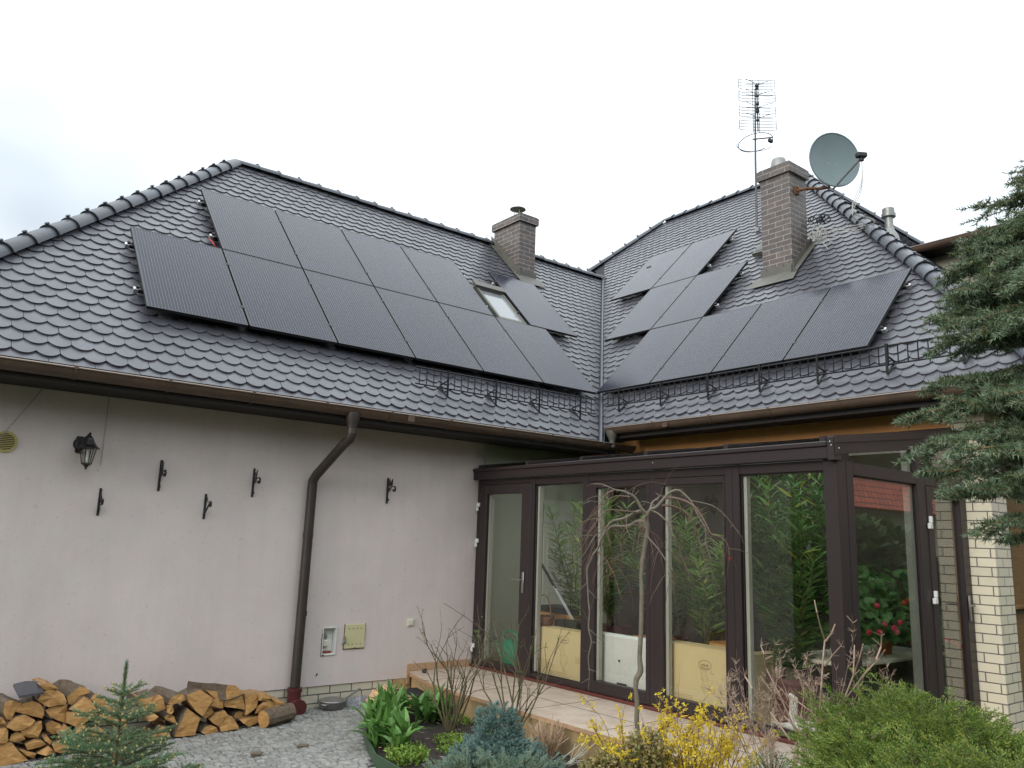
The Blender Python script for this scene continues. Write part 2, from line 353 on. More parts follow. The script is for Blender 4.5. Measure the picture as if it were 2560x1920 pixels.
# solar glass: dark cells with thin silver bus bars running up the slope
def solarmat():
    m,t,b=newmat('solar_cell_glass'); N=t.nodes.new
    tc=N('ShaderNodeTexCoord'); sp=N('ShaderNodeSeparateXYZ'); lk(t,tc.outputs['Object'],sp.inputs[0])
    def band(axis,period,width,phase=0):
        a=N('ShaderNodeMath'); a.operation='ADD'; a.inputs[1].default_value=phase+period*50; lk(t,sp.outputs[axis],a.inputs[0])
        d=N('ShaderNodeMath'); d.operation='MODULO'; d.inputs[1].default_value=period; lk(t,a.outputs[0],d.inputs[0])
        c=N('ShaderNodeMath'); c.operation='LESS_THAN'; c.inputs[1].default_value=width; lk(t,d.outputs[0],c.inputs[0]); return c
    bars=band(0,.0322,.0016,.0161)
    ax=N('ShaderNodeMix'); ax.data_type='RGBA'; ax.inputs[6].default_value=(.006,.007,.019,1); ax.inputs[7].default_value=(.27,.28,.33,1)
    lk(t,bars.outputs[0],ax.inputs[0])
    lk(t,ax.outputs[2],b.inputs['Base Color']); b.inputs['Roughness'].default_value=.2; b.inputs['Specular IOR Level'].default_value=.19
    n=N('ShaderNodeTexNoise'); n.inputs['Scale'].default_value=2.5; n.inputs['Detail'].default_value=5; lk(t,tc.outputs['Object'],n.inputs['Vector'])
    r=N('ShaderNodeMapRange'); r.inputs[1].default_value=.3; r.inputs[2].default_value=.7; r.inputs[3].default_value=.10; r.inputs[4].default_value=.22; lk(t,n.outputs[0],r.inputs[0]); lk(t,r.outputs[0],b.inputs['Roughness'])
    return m
M['solar']=solarmat()

def stucco():
    m,t,b=newmat('pinkish_grey_stucco'); N=t.nodes.new; tc=N('ShaderNodeTexCoord')
    def noise(scale,stretch=(1,1,1),det=4,lo=.3,hi=.7,a=0,c=1):
        mp=N('ShaderNodeMapping'); mp.inputs['Scale'].default_value=stretch; lk(t,tc.outputs['Object'],mp.inputs[0]); n=N('ShaderNodeTexNoise'); n.inputs['Scale'].default_value=scale; n.inputs['Detail'].default_value=det; n.inputs['Roughness'].default_value=.6; lk(t,mp.outputs[0],n.inputs['Vector'])
        r=N('ShaderNodeMapRange'); r.inputs[1].default_value=lo; r.inputs[2].default_value=hi; r.inputs[3].default_value=a; r.inputs[4].default_value=c; lk(t,n.outputs[0],r.inputs[0]); return r.outputs[0],n.outputs[0]
    g,graw=noise(150,det=3,a=.86,c=1.10); bl,_=noise(1.4,det=6,a=.93,c=1.05); st,_=noise(3.0,(3.5,1,.25),5,.45,.8,1.0,.95); sp,_=noise(22,det=2,lo=.30,hi=.36,a=.86,c=1.0)
    def mul(a,c):
        q=N('ShaderNodeMath'); q.operation='MULTIPLY'; lk(t,a,q.inputs[0]); lk(t,c,q.inputs[1]); return q.outputs[0]
    f=mul(mul(g,bl),mul(st,sp)); h=N('ShaderNodeHueSaturation'); lk(t,f,h.inputs['Value'])
    pk,_=noise(5,det=4); x=N('ShaderNodeMix'); x.data_type='RGBA'; x.inputs[6].default_value=(.70,.60,.575,1); x.inputs[7].default_value=(.67,.605,.565,1); lk(t,pk,x.inputs[0]); lk(t,x.outputs[2],h.inputs['Color']); lk(t,h.outputs[0],b.inputs['Base Color'])
    b.inputs['Roughness'].default_value=.95; bp=N('ShaderNodeBump'); bp.inputs['Strength'].default_value=.8; bp.inputs['Distance'].default_value=.004; lk(t,graw,bp.inputs['Height']); lk(t,bp.outputs[0],b.inputs['Normal']); return m
M['stucco']=stucco()
# ================================================================ SETTING
LT,RT=-4.333,-4.323          # roof planes: left z=y+LT, right z=x+RT
def gz(x): return max(-.06,min(.06,.03*(x-2.8)))
def struct(mb,name,m,**k):
    o=mb.build(name,m,**k); o['kind']='structure'; return o
g=MB(); g.add([(-300,-300,-.2),(400,-300,-.2),(400,400,-.2),(-300,400,-.2)],[(0,1,2,3)]); struct(g,'ground',M['ground'])
# paving base sheet + setts
g=MB(); g.box(-6,5.2,1.0,8.02,-.35,-.075); struct(g,'pavement_base',M['joint'])
g=MB()
import bisect
pitch=.060
ny=int((8.0-4.2)/pitch)
edge_pts=[(5.0,-1),(3.15,2.5),(3.2,4.6),(3.38,5.8),(3.6,6.35),(3.9,6.95),(4.25,7.45),(4.62,7.65),(4.9,7.8)]
def bed_edge_x(y):
    if y<5.8: return 3.2+.18*max(0,(y-4.6))/1.2
    pts=[(5.8,3.38),(6.35,3.6),(6.95,3.9),(7.45,4.25),(7.65,4.62),(7.8,4.95),(8.1,5.2)]
    for (a,xa),(b,xb) in zip(pts,pts[1:]):
        if a<=y<=b: return xa+(xb-xa)*(y-a)/(b-a)
    return 5.2
for j in range(ny):
    y=4.2+j*pitch; off=RNG.random()*pitch
    x=.2+off
    while x<5.1:
        wd=pitch*(.75+.6*RNG.random())
        if x+wd/2<bed_edge_x(y+.05)-.01:
            wav=.02*math.sin(x*2.1+1)
            q=[]
            for (cx,cy) in ((0,0),(1,0),(1,1),(0,1)):
                q.append((x+cx*wd+(.0035 if cx==0 else -.0035)+RNG.normal(0,.0035), y+wav+cy*pitch+(.0035 if cy==0 else -.0035)+RNG.normal(0,.0035)))
            cxm=sum(p[0] for p in q)/4; cym=sum(p[1] for p in q)/4
            h=gz(cxm)+RNG.normal(0,.0022)
            lo=[(p[0],p[1],h-.03) for p in q]; mid=[(p[0],p[1],h-.008) for p in q]; top=[(cxm+(p[0]-cxm)*.78,cym+(p[1]-cym)*.78,h+RNG.normal(0,.0012)) for p in q]
            n=0; fs=[(8,9,10,11)]
            for k in range(4):
                l=(k+1)%4; fs+=[(k,l,4+l,4+k),(4+k,4+l,8+l,8+k)]
            g.add(lo+mid+top,fs)
        x+=wd
struct(g,'pavement',M['cobble'])
# joint filler sheet between setts, gently sloping
g=MB(); N0=24
vs=[];fs=[]
for i in range(N0+1):
    x=-6+i*(11.2/N0)
    for y in (1.0,8.0): vs.append((x,y,gz(x)-.02))
for i in range(N0): fs.append((2*i,2*i+2,2*i+3,2*i+1))
g.add(vs,fs); struct(g,'pavement_joint_sand',M['joint'])
# soil bed
g=MB(); nx,nyb=26,90; vs=[];fs=[]
import mathutils
for i in range(nx+1):
    for j in range(nyb+1):
        y=-3+j*(10.75/nyb); x0=bed_edge_x(y)+.02; x1=4.86
        if x0>x1-.02: x0=x1-.02
        x=x0+(x1-x0)*i/nx
        z=.055+.035*mathutils.noise.noise(Vector((x*2.3,y*2.3,0)))+.022*mathutils.noise.noise(Vector((x*13,y*13,3)))+.012*mathutils.noise.noise(Vector((x*35,y*35,5)))
        if i==0: z=.0
        vs.append((x,y,z))
for i in range(nx):
    for j in range(nyb):
        a=i*(nyb+1)+j; fs.append((a,a+nyb+1,a+nyb+2,a+1))
g.add(vs,fs); struct(g,'flower_bed_soil',M['soil'],smooth=True)
g=MB(); g.box(3.2,9.5,-6,2.88,-.3,.02); struct(g,'garden_soil',M['soil'])
# terrace
g=MB()
poly=[(5.03,7.995),(4.97,7.9),(4.83,7.25),(4.79,7.0),(4.79,2.90),(8.17,2.90),(8.17,7.995)]
g.prism([(x,y,.305) for x,y in poly],(0,0,-.035),0,[1]*7)
t_in=[(x+.03,y,.268) for x,y in poly]
g.prism(t_in,(0,0,-.5),2)
terr=g.build('terrace',[M['traver'],M['granite'],M['riser']])
tag(terr,kind='structure')
g=MB()  # joints between slabs: thin dark grooves strips
for y in (3.9,4.83,5.76,6.69,7.4): g.box(4.8,5.83,y,y+.004,.3055,.3072)
g.box(4.8,5.83,2.95,2.954,.3055,.3072)
g.box(5.32,5.325,2.9,7.9,.3056,.3073)
o=g.build('terrace_joint',M['joint']); o['kind']='structure'
g=MB(); g.bbox(4.66,5.0,7.0,7.985,.02,.135,.006); g.bbox(4.6,4.8,7.05,7.98,.135,.165,.006)
o=struct(g,'terrace_step',M['granite'])
# ================================================================ HOUSE
house=thing('house','L-shaped bungalow with dark scalloped tile roofs and pale stucco wall, two brick chimneys','house',(6,8,0))
# ---- walls
X0,XE=-.9,8.2
g=MB()
xs=[X0,3.945,4.085,XE]; zs=[.235,.548,.808,2.958]
for i in range(3):
    for j in range(3):
        if i==1 and j==1: continue
        g.add([(xs[i],8.0,zs[j]),(xs[i+1],8.0,zs[j]),(xs[i+1],8.0,zs[j+1]),(xs[i],8.0,zs[j+1])],[(0,1,2,3)])
g.box(X0,XE,8.06,8.3,.235,2.958); g.add([(X0,8,.235),(XE,8,.235),(XE,8.06,.235),(X0,8.06,.235)],[(0,1,2,3)]); g.add([(X0,8,.235),(X0,8.06,.235),(X0,8.06,2.958),(X0,8,2.958)],[(0,1,2,3)])
g.box(X0,X0+.3,8.301,15,.0,2.958)
wall=g.build('wall',M['stucco'],house,fix=False)
g=MB(); g.box(X0+.02,5.06,8.012,8.25,-.3,.232); g.build('plinth',M['plinth'],house)
g=MB(); g.box(4.83,5.05,8.003,8.011,.12,.232); g.build('plinth_panel',M['riser'],house)
g=MB(); g.bbox(5.033,5.865,7.985,7.9995,.306,.384,.003); g.bbox(4.99,5.03,7.985,7.9995,.17,.384,.003); g.build('skirting',M['granite'],house)
g=MB()  # right wing wall above and behind the conservatory
g.box(8.2,8.5,3.36,7.9995,.0,3.19); g.box(8.2,8.5,8.3,12,.0,3.19)
ow=g.build('wall',M['orange'],house); ow['label']='ochre orange stucco wall above the conservatory roof'
g=MB(); g.box(8.16,8.52,3.05,3.35,-.1,3.19); g.build('wall',M['pier'],house)['label']='cream brick corner pier beside the conservatory door'
g=MB(); g.box(8.53,18.4,3.12,3.34,-.1,3.19); g.build('wall',M['brown2'],house)['label']='ochre brown panelling to the right of the brick pier'
g=MB(); g.bbox(8.54,11,3.04,3.115,1.3,1.34,.004); g.build('ledge',M['brown2'],house)
# soffit + fascia
g=MB()
g.box(-.45,7.64,7.47,7.9995,2.958,2.975); g.box(-.45,7.72,7.445,7.468,2.945,3.06)
g.box(7.66,8.1995,2.3,7.44,3.19,3.205); g.box(7.645,7.668,2.3,7.44,3.145,3.27)
g.box(7.66,19.0,2.3,2.32,3.145,3.27); g.box(8.2,19,2.321,3.11,3.19,3.205)

g.build('soffit',M['soffit'],house)
# ---- roof underlay (solid planes just below the tiles)
def rl(x,y,h=0): return (x-0,y-h*.7071,y+LT+h*.7071)
def rr(x,y,h=0): return (x-h*.7071,y,x+RT+h*.7071)
g=MB(); H=-.012
A=(-.5,7.43);V0=(7.62,7.63)
RY=11.637; 
# left front slope
g.add([rl(-.5,7.43,H),rl(7.44,7.43,H),rl(11.63,RY,H),rl(3.71,RY,H)],[(0,1,2,3)])
# left back slope, left hip end
zr=RY+LT
g.add([(3.71,RY,zr-.02),(14,RY,zr-.02),(14,15.84,zr-4.22),(-.5,15.84,zr-4.22)],[(0,1,2,3)])
g.add([(-.5,7.44,3.08),(3.71,RY,zr-.02),(-.5,15.84,3.08)],[(0,1,2)])
# right wing
zr2=13.34+RT
yh=lambda x: x-5.36
g.add([rr(7.63,2.27,H),rr(7.63,7.62,H),rr(11.64,11.63,H),rr(12.2,12.49,H),rr(13.34,11.35,H),rr(13.34,7.98,H)],[(0,1,2,3,4,5)])
g.add([(13.34,11.35,zr2-.02),(13.34,7.98,zr2-.02),(19.05,2.27,3.28),(19.05,17,3.28)],[(0,1,2,3)])
g.add([(13.34,11.35,zr2-.02),(7.63,17,3.28),(19.05,17,3.28)],[(0,1,2)])
g.add([(13.34,7.98,zr2-.02),(7.63,2.27,3.28),(19.05,2.27,3.28)],[(0,1,2)])
g.build('roof_deck',M['underlay'],house)
# ---- scalloped tiles
def clip(poly,a,b,c):   # keep a*u+b*v<=c
    o=[]
    for i in range(len(poly)):
        p,q=poly[i],poly[(i+1)%len(poly)]
        dp=a*p[0]+b*p[1]-c; dq=a*q[0]+b*q[1]-c
        if dp<=0: o.append(p)
        if (dp<0<dq) or (dq<0<dp):
            t=dp/(dp-dq); o.append((p[0]+(q[0]-p[0])*t,p[1]+(q[1]-p[1])*t))
    return o
TW=.1777; RS=.1115*math.sqrt(2)   # width, exposure along slope
def tiles(emit,u_ref,v_eave,v_cusp,v_top,planes,name,skip=None,sgn=1,label=None):
    """u along eave, v = distance up the slope; emit(u,v,h)->xyz"""
    g=MB(); nrow=int((v_top-v_cusp)/RS)+3
    for i in range(-1,nrow):
        vc=v_cusp+i*RS
        straight=(i==-1)
        for k in range(-90,110):
            u0=u_ref+(k+(.5 if i%2 else 0))*TW
            if straight: u0=u_ref+(k+.5)*TW; 
            w2=TW/2-.0012; uc=u0+TW/2
            du=RNG.normal(0,.0012); dh=abs(RNG.normal(0,.0012)); rot=RNG.normal(0,.006)
            if straight:
                pl=[(uc-w2,v_eave),(uc+w2,v_eave),(uc+w2,v_eave+.2),(uc-w2,v_eave+.2)]; vt=v_eave
            else:
                sag=.060; vt=vc-sag
                pl=[]
                for j in range(9):
                    a=-1+2*j/8; pl.append((uc+a*w2, vc-sag*(1-abs(a)**2.1)))
                pl+=[(uc+w2,vc+.19),(uc-w2,vc+.19)]
            pl=[(p[0]+du+rot*(p[1]-vc)*.5,p[1]+rot*(p[0]-uc)) for p in pl]
            for (a,b,c) in planes:
                pl=clip(pl,a,b,c)
                if len(pl)<3: break
            if len(pl)<3: continue
            ht=(.020 if straight else .032)+dh
            top=[emit(p[0],p[1],ht-.089*(p[1]-vt)) for p in pl]; bot=[emit(p[0],p[1],ht-.0165-.089*(p[1]-vt)) for p in pl]
            n=len(pl); fs=[tuple(range(n))]
            for j in range(n):
                l=(j+1)%n; fs.append((j,n+j,n+l,l))
            g.add(top+bot,fs)
    o=g.build(name,[M['tile']],house,fix=False)
    if label:o['label']=label
    return o
s2=math.sqrt(2)
# left: u=x, v=(y-7.43)*sqrt2 ; limits: hip x>-.5+dy+.10 ; valley x< y - .01 - .06
eL=lambda u,v,h: rl(u,7.43+v/s2,h-.012)
vt=(RY-7.43)*s2
tiles(eL,.75,0,(7.521-7.43)*s2,vt,[(-1,1/s2,.5-.03),(1,-1/s2,7.43-.055),(0,1,vt-.03),(-1,0,-.05)],'roof_tiles',label='scalloped dark tiles of the left slope')
eR=lambda u,v,h: rr(7.63+v/s2,u,h-.012)
vt2=(13.34-7.63)*s2
vx=(11.64-7.63)*s2
# right plane: y>= x-5.36 (+.1), y<=x+.01-.07 below 11.64, y<=24.69-x above
tiles(eR,3.923-.0,0,(7.721-7.63)*s2,vt2,[(-1,1/s2,-(7.63-5.36)-.03),(1,-1/s2,7.63-.055),(1,1/s2,24.69-7.63),(0,1,vt2-.03)],'roof_tiles',label='scalloped dark tiles of the right slope')
# hip end slope seen at a grazing angle: tiles facing -Y
eH=lambda u,v,h:(u,2.27+v/s2-h*.7071,3.307-.012*.7+v/s2+h*.7071)
tiles(eH,7.63,0,.1286,vt2,[(-1,1/s2,-7.63-.03),(1,1/s2,19.05-.03),(0,1,vt2-.03)],'roof_tiles',label='tiles of the far hip end seen edge on')
# ---- ridge and hip cap tiles
def caps(P,Q,name,L=.345,r=.105,upv=(0,0,1),lift=.02,knob=True,flip=False):
    P,Q=Vector(P),Vector(Q); d=(Q-P); n=max(1,int(d.length/L)); d.normalize(); up=Vector(upv); up=(up-d*up.dot(d)).normalized(); b=d.cross(up)
    g=MB(); seg=10
    for i in range(n+1):
        s0=P+d*(i*L-.03); ln=L+.04
        if (s0+d*ln-P).length>(Q-P).length+.06: ln=max(.1,(Q-s0).length+.04)
        j=RNG.normal(0,.003)
        prof=[(0,1.10),(.028,1.10),(.032,1.0),(ln*.55,.94),(ln,.86)]
        ring=[];
        for (t,k) in prof:
            for e in range(seg+1):
                a=math.pi*e/seg; rad=r*k
                p=s0+d*t+b*math.cos(a)*rad+up*(math.sin(a)*rad*.92+lift+j-.02)
                ring.append(p)
        fs=[]
        for q in range(len(prof)-1):
            for e in range(seg): fs.append((q*(seg+1)+e,q*(seg+1)+e+1,(q+1)*(seg+1)+e+1,(q+1)*(seg+1)+e))
        # front lip thickness
        m0=len(ring)
        for e in range(seg+1):
            a=math.pi*e/seg; rad=r*.98; ring.append(s0+b*math.cos(a)*rad+up*(math.sin(a)*rad*.92+lift+j-.02))
        for e in range(seg): fs.append((e,e+1,m0+e+1,m0+e))
        g.add(ring,fs)
        if knob: g.bbox(-.022,.022,-.02,.02,0,.022,.008,0,Matrix.Translation(s0+d*.015+up*(r*1.0+lift-.022))@Matrix((( d.x,b.x,up.x,0),(d.y,b.y,up.y,0),(d.z,b.z,up.z,0),(0,0,0,1))))
    o=g.build(name,M['ridge'],house,smooth=True); return o
caps((-.5,7.43,3.1),(3.68,11.61,7.28),'hip_tiles',r=.11)
caps((11.6,RY,zr-.005),(3.71,RY,zr-.005),'ridge_tiles',r=.10)
caps((7.63,2.27,3.31),(13.3,7.94,8.98),'hip_tiles',r=.115)
caps((13.34,8.0,zr2-.005),(13.34,11.35,zr2-.005),'ridge_tiles',r=.10)
caps((11.75,12.94,zr2-1.59),(13.3,11.39,zr2-.04),'hip_tiles',r=.10)
caps((19.05,2.27,3.3),(13.38,7.94,8.98),'hip_tiles',r=.11)
# valley sheet + upturned seam
g=MB()
a=Vector((7.36,7.36,3.045)); b=Vector((11.64,11.63,7.31))
for off,hh in (((-.11,0,0),.012),((0,-.11,0),.012)):
    pass
g.add([a+Vector((-.07,0,.0)),a+Vector((0,0,-.03)),b+Vector((0,0,-.03)),b+Vector((-.07,0,0))],[(0,1,2,3)])
g.add([a+Vector((0,0,-.03)),a+Vector((0,-.07,.0)),b+Vector((0,-.07,0)),b+Vector((0,0,-.03))],[(0,1,2,3)])
g.tube([a+Vector((-.012,-.012,.012)),b+Vector((-.012,-.012,.012))],.03,8)
g.build('valley_flashing',M['valley'],house)
# ---- gutters
def gutter(name,axis,c,z,u0,u1,r=.085,brk=(),side=-1):
    g=MB(); n=12
    def P(u,a,rad):
        off=math.cos(a)*rad*side*-1; zz=z+math.sin(a)*rad
        return (u,c+off,zz) if axis=='x' else (c+off,u,zz)
    vs=[];fs=[]
    for u in (u0,u1):
        for rad in (r,r-.003):
            for k in range(n+1):
                a=math.pi+math.pi*k/n; vs.append(P(u,a,rad))
    m=n+1
    for k in range(n):
        fs+=[(k,k+1,2*m+k+1,2*m+k),(m+k,3*m+k,3*m+k+1,m+k+1)]
    fs+=[tuple(range(m))+tuple(range(2*m-1,m-1,-1)),tuple(range(2*m,3*m))+tuple(range(4*m-1,3*m-1,-1))]
    g.add(vs,fs)
    # end plates
    for u in (u0,u1): g.add([P(u,math.pi+math.pi*k/n,r) for k in range(n+1)],[tuple(range(n+1))])
    o=g.build(name,M['gutter'],house)
    g=MB(); g.tube([P(u0,math.pi,r+.004),P(u1,math.pi,r+.004)],.009,8); g.build('bead',M['gutter_lip'],o)
    for u in brk:
        g=MB(); pts=[]
        vs=[];fs=[]
        for du in (-.014,.014):
            for rad in (r+.006,r+.0005):
                for k in range(n+1):
                    a=math.pi+math.pi*k/n; vs.append(P(u+du,a,rad))
        for k in range(n):
            fs+=[(k,k+1,2*m+k+1,2*m+k),(k,m+k,m+k+1,k+1),(2*m+k,2*m+k+1,3*m+k+1,3*m+k)]
        g.add(vs,fs)
        q=P(u,math.pi,r+.006)
        if axis=='x': g.box(u-.016,u+.016,q[1]-.008,q[1]+.012,q[2]-.012,q[2]+.014)
        else: g.box(q[0]-.008,q[0]+.012,u-.016,u+.016,q[2]-.012,q[2]+.014)
        g.build('bracket',M['gutter'],o)
    return o
# side=-1: front lip (angle pi) lies at c-r
def gx(axis,c,z,u0,u1,brk):
    return gutter('gutter',axis,c,z,u0,u1,brk=brk,side=1 if True else -1)
GL=gutter('gutter','x',7.415,3.068,-.62,8.0,brk=[-.3,.46,1.21,1.96,2.72,3.47,4.22,4.98,5.73,6.49],side=-1)
GR=gutter('gutter','y',7.585,3.275,2.15,7.435,brk=[6.6,5.74,4.95,4.14,3.3,2.5],side=-1)
g=MB(); g.bbox(4.42,4.5,7.322,7.334,2.995,3.06,.002); g.build('joint_cover',M['gutter'],house)
g=MB(); g.bbox(7.492,7.504,6.36,6.44,3.2,3.26,.002); g.build('joint_cover',M['gutter'],house)
# funnel outlet of the right gutter
g=MB(); g.lathe([(.085,3.235),(.08,3.19),(.05,3.13),(.042,3.10),(.042,3.02)],(7.575,7.36,0),20)
g.build('outlet',M['lead'],house,smooth=True)
# left downpipe
g=MB()
g.lathe([(.075,3.02),(.075,2.96),(.055,2.90),(.052,2.86)],(3.80,7.40,0),20)
o=g.build('outlet',M['pipe'],house,smooth=True)
pts=[(3.80,7.40,2.9),(3.80,7.42,2.80),(3.79,7.46,2.74)]
p1=Vector((3.79,7.46,2.74)); p2=Vector((3.665,7.92,2.36))
pts=[(3.80,7.40,2.90),(3.80,7.40,2.80),(3.795,7.425,2.745)]+[tuple(p1.lerp(p2,t)) for t in (.1,.5,.92)]+[(3.66,7.925,2.33),(3.66,7.93,2.27),(3.655,7.93,1.6),(3.65,7.93,.9),(3.645,7.93,.26)]
g=MB(); g.tube(pts,.05,18)
for z in (2.80,1.74,.95): g.tube([(3.8 if z>2.7 else 3.655,7.4 if z>2.7 else 7.93,z),(3.8 if z>2.7 else 3.655,7.4 if z>2.7 else 7.93,z+.05)],.0535,18)
dp=g.build('downpipe',M['pipe'],house,smooth=True)
g=MB(); c=(3.64,7.92)
g.tube([(c[0],c[1],.24),(c[0],c[1],.0)],.066,20); g.tube([(c[0],c[1],.255),(c[0],c[1],.215)],.074,20)
g.tube([(c[0],c[1],.09),(c[0],c[1]-.13,.085)],.07,20); g.tube([(c[0],c[1]-.115,.085),(c[0],c[1]-.14,.085)],.078,20)
g.build('drain_inlet',M['maroon'],house,smooth=True)
# ---- chimneys
def chimney(x0,x1,y0,y1,ztop,zcap,zb,side,label):
    g=MB(); g.box(x0,x1,y0,y1,zb,ztop); ch=g.build('chimney',M['chim'],house); ch['label']=label
    g=MB(); g.box(x0-.04,x1+.04,y0-.04,y1+.04,ztop+.001,zcap); cp=g.build('cap',M['chim'],ch)
    g=MB(); g.box(x0-.02,x1+.02,y0-.02,y1+.02,zcap,zcap+.02); g.build('cap_slab',M['lead'],ch)
    return ch
c1=chimney(8.66,9.04,10.811,11.59,7.553,7.69,6.2,0,'brown brick chimney behind the single solar panel on the left roof')
c2=chimney(10.05,10.49,6.163,6.655,7.32,7.47,5.3,1,'brown brick chimney with a satellite dish on the right roof')
# flashing 1 (roof left rises in +y): sloped strips along -X face and apron in front
g=MB()
def fl1(x,y,h): return (x,y-h*.7,y+LT+h*.7)
t_=.012
g.prism([(8.648,10.76,10.76+LT+.02),(8.648,11.66,11.66+LT+.02),(8.648,11.66,11.66+LT+.17),(8.648,10.76,10.76+LT+.17)],(-.008,0,0))
g.prism([fl1(8.55,10.74,.03),fl1(8.65,10.74,.03),fl1(8.65,11.6,.03),fl1(8.55,11.6,.03)],(0,-.004,.004))
g.prism([(8.63,10.803,10.81+LT-.02),(9.07,10.803,10.81+LT-.02),(9.07,10.803,10.81+LT+.13),(8.63,10.803,10.81+LT+.13)],(0,-.007,0))
g.prism([fl1(8.55,10.62,.035),fl1(9.15,10.62,.035),fl1(9.15,10.82,.035),fl1(8.55,10.82,.035)],(0,-.004,.004))
g.build('flashing',M['lead'],c1)
g=MB()
def fl2(x,y,h): return (x-h*.7,y,x+RT+h*.7)
g.prism([(10.043,6.13,10.05+RT-.05),(10.043,6.69,10.05+RT-.05),(10.043,6.69,10.05+RT+.16),(10.043,6.13,10.05+RT+.16)],(-.008,0,0))
g.prism([fl2(9.86,6.02,.04),fl2(9.86,6.80,.04),fl2(10.06,6.76,.04),fl2(10.06,6.06,.04)],(-.004,0,.004))
g.prism([(10.0,6.155,10.0+RT+.0),(10.6,6.155,10.6+RT+.0),(10.6,6.155,10.6+RT+.17),(10.0,6.155,10.0+RT+.17)],(0,-.007,0))
g.prism([fl2(10.0,6.06,.04),fl2(10.0,6.16,.04),fl2(10.6,6.16,.04),fl2(10.6,6.06,.04)],(-.004,0,.004))
for q in ((10.03,6.3,5.88),(10.03,6.58,5.87)): g.lathe([(.0,0),(.009,.0),(.009,.006),(0,.008)],q,8)
g.build('flashing',M['lead'],c2)
# flue 1: pipe with a flat rain hat
g=MB(); g.tube([(8.83,11.12,7.65),(8.83,11.12,7.80)],.05,16); g.lathe([(.0,7.975),(.06,7.97),(.15,7.935),(.152,7.925),(0,7.93)],(8.85,11.13,0),24,caps=False)
for a in range(3):
    an=a*2.09+.4; g.tube([(8.83+.05*math.cos(an),11.12+.05*math.sin(an),7.75),(8.84+.07*math.cos(an),11.12+.07*math.sin(an),7.93)],.007,6)
g.build('flue',M['steel'],c1,smooth=True)
g=MB(); g.lathe([(.14,7.45),(.135,7.52),(.11,7.66),(.10,7.69),(.095,7.69),(.10,7.52)],(10.26,6.46,0),28,caps=False); g.build('flue',M['steel'],c2,smooth=True)
# ---- skylight on the left roof
x0,x1,ya,yb=7.08,7.63,9.33,10.02
g=MB()
def RL(x,y,h): return Vector(rl(x,y,h))
def slab(g,x0,x1,y0,y1,h0,h1,mi=0):
    a=[RL(x0,y0,h0),RL(x1,y0,h0),RL(x1,y1,h0),RL(x0,y1,h0)]; b=[RL(x0,y0,h1),RL(x1,y0,h1),RL(x1,y1,h1),RL(x0,y1,h1)]
    g.add(a+b,[(3,2,1,0),(4,5,6,7),(0,1,5,4),(1,2,6,5),(2,3,7,6),(3,0,4,7)],mi)
slab(g,x0,x0+.045,ya,yb,.02,.10); slab(g,x1-.045,x1,ya,yb,.02,.10); slab(g,x0+.046,x1-.046,ya,ya+.05,.02,.095); slab(g,x0+.046,x1-.046,yb-.06,yb,.02,.10)
sky_l=g.build('skylight',M['lead'],house)
g=MB(); slab(g,x0+.046,x1-.046,ya+.051,yb-.061,.05,.075); g.build('pane',M['skyglass'],sky_l)
g=MB(); slab(g,x0-.02,x1+.02,yb-.05,yb+.06,.102,.14); g.build('hood',M['lead'],sky_l)
for a_,b_ in ((x0+.05,x0+.062),(x1-.062,x1-.05)):
    g=MB(); slab(g,a_,b_,ya+.052,yb-.062,.076,.088); g.build('trim',M['alu'],sky_l)
# second small skylight beside the right chimney
g=MB()
def slabR(g,x0,x1,y0,y1,h0,h1,mi=0):
    a=[Vector(rr(x,y,h0)) for x,y in ((x0,y0),(x1,y0),(x1,y1),(x0,y1))]; b=[Vector(rr(x,y,h1)) for x,y in ((x0,y0),(x1,y0),(x1,y1),(x0,y1))]
    g.add(a+b,[(3,2,1,0),(4,5,6,7),(0,1,5,4),(1,2,6,5),(2,3,7,6),(3,0,4,7)],mi)
slabR(g,10.72,11.1,6.72,7.25,.03,.10,0); slabR(g,10.76,11.06,6.76,7.21,.101,.106,1)
g.build('roof_hatch',[M['lead'],M['black']],house)
slab_v=MB()
p=Vector(rr(11.3,9.95,.03)); slab_v.bbox(-.09,.09,-.06,.06,0,.09,.015,0,Matrix.Translation(p)); slab_v.build('roof_vent',M['ridge'],house)
# vent pipe beyond the hip
p=on(2225,600,[0,-1,1],1.02); g=MB()
g.lathe([(.15,-.1),(.12,.06),(.075,.14),(.06,.2),(.06,.34),(.1,.36),(.1,.41),(.085,.42),(.085,.49),(.03,.52),(0,.52)],tuple(p),20)
g.build('vent_pipe',M['greymetal'],house,smooth=True)
# side block beyond the hip with its own gutter
q=on(2272,625,[0,-1,1],1.02)
g=MB(); g.box(q.x+.45,q.x+4,q.y-6,q.y-.05,3.3,q.z-.02); g.build('wall',M['palewall'],house)['label']='pale upper wall under the far gutter'
g=MB(); g.box(q.x+.1,q.x+.44,q.y-6.3,q.y+.3,q.z-.06,q.z-.02); g.build('soffit',M['soffit'],house)
g=MB(); g.prism([(q.x+.08,q.y+.3,q.z+.02),(q.x+4.5,q.y+.3,q.z+.02),(q.x+2.3,q.y+.3,q.z+.55)],(0,-6.6,0)); g.build('roof',M['tile'],house)
gg=gutter('gutter','y',q.x,q.z,q.y-6.5,q.y,brk=[q.y-1.0,q.y-2.2],side=-1)
g=MB(); g.lathe([(.09,-.05),(.085,-.09),(.05,-.16),(.045,-.2)],(q.x,q.y-.75,q.z),16); g.tube([(q.x,q.y-.75,q.z-.18),(q.x,q.y-.75,q.z-.3),(q.x+.08,q.y-.8,q.z-.42),(q.x+.3,q.y-.9,q.z-.5)],.047,14); g.build('downpipe',M['lead'],house,smooth=True)
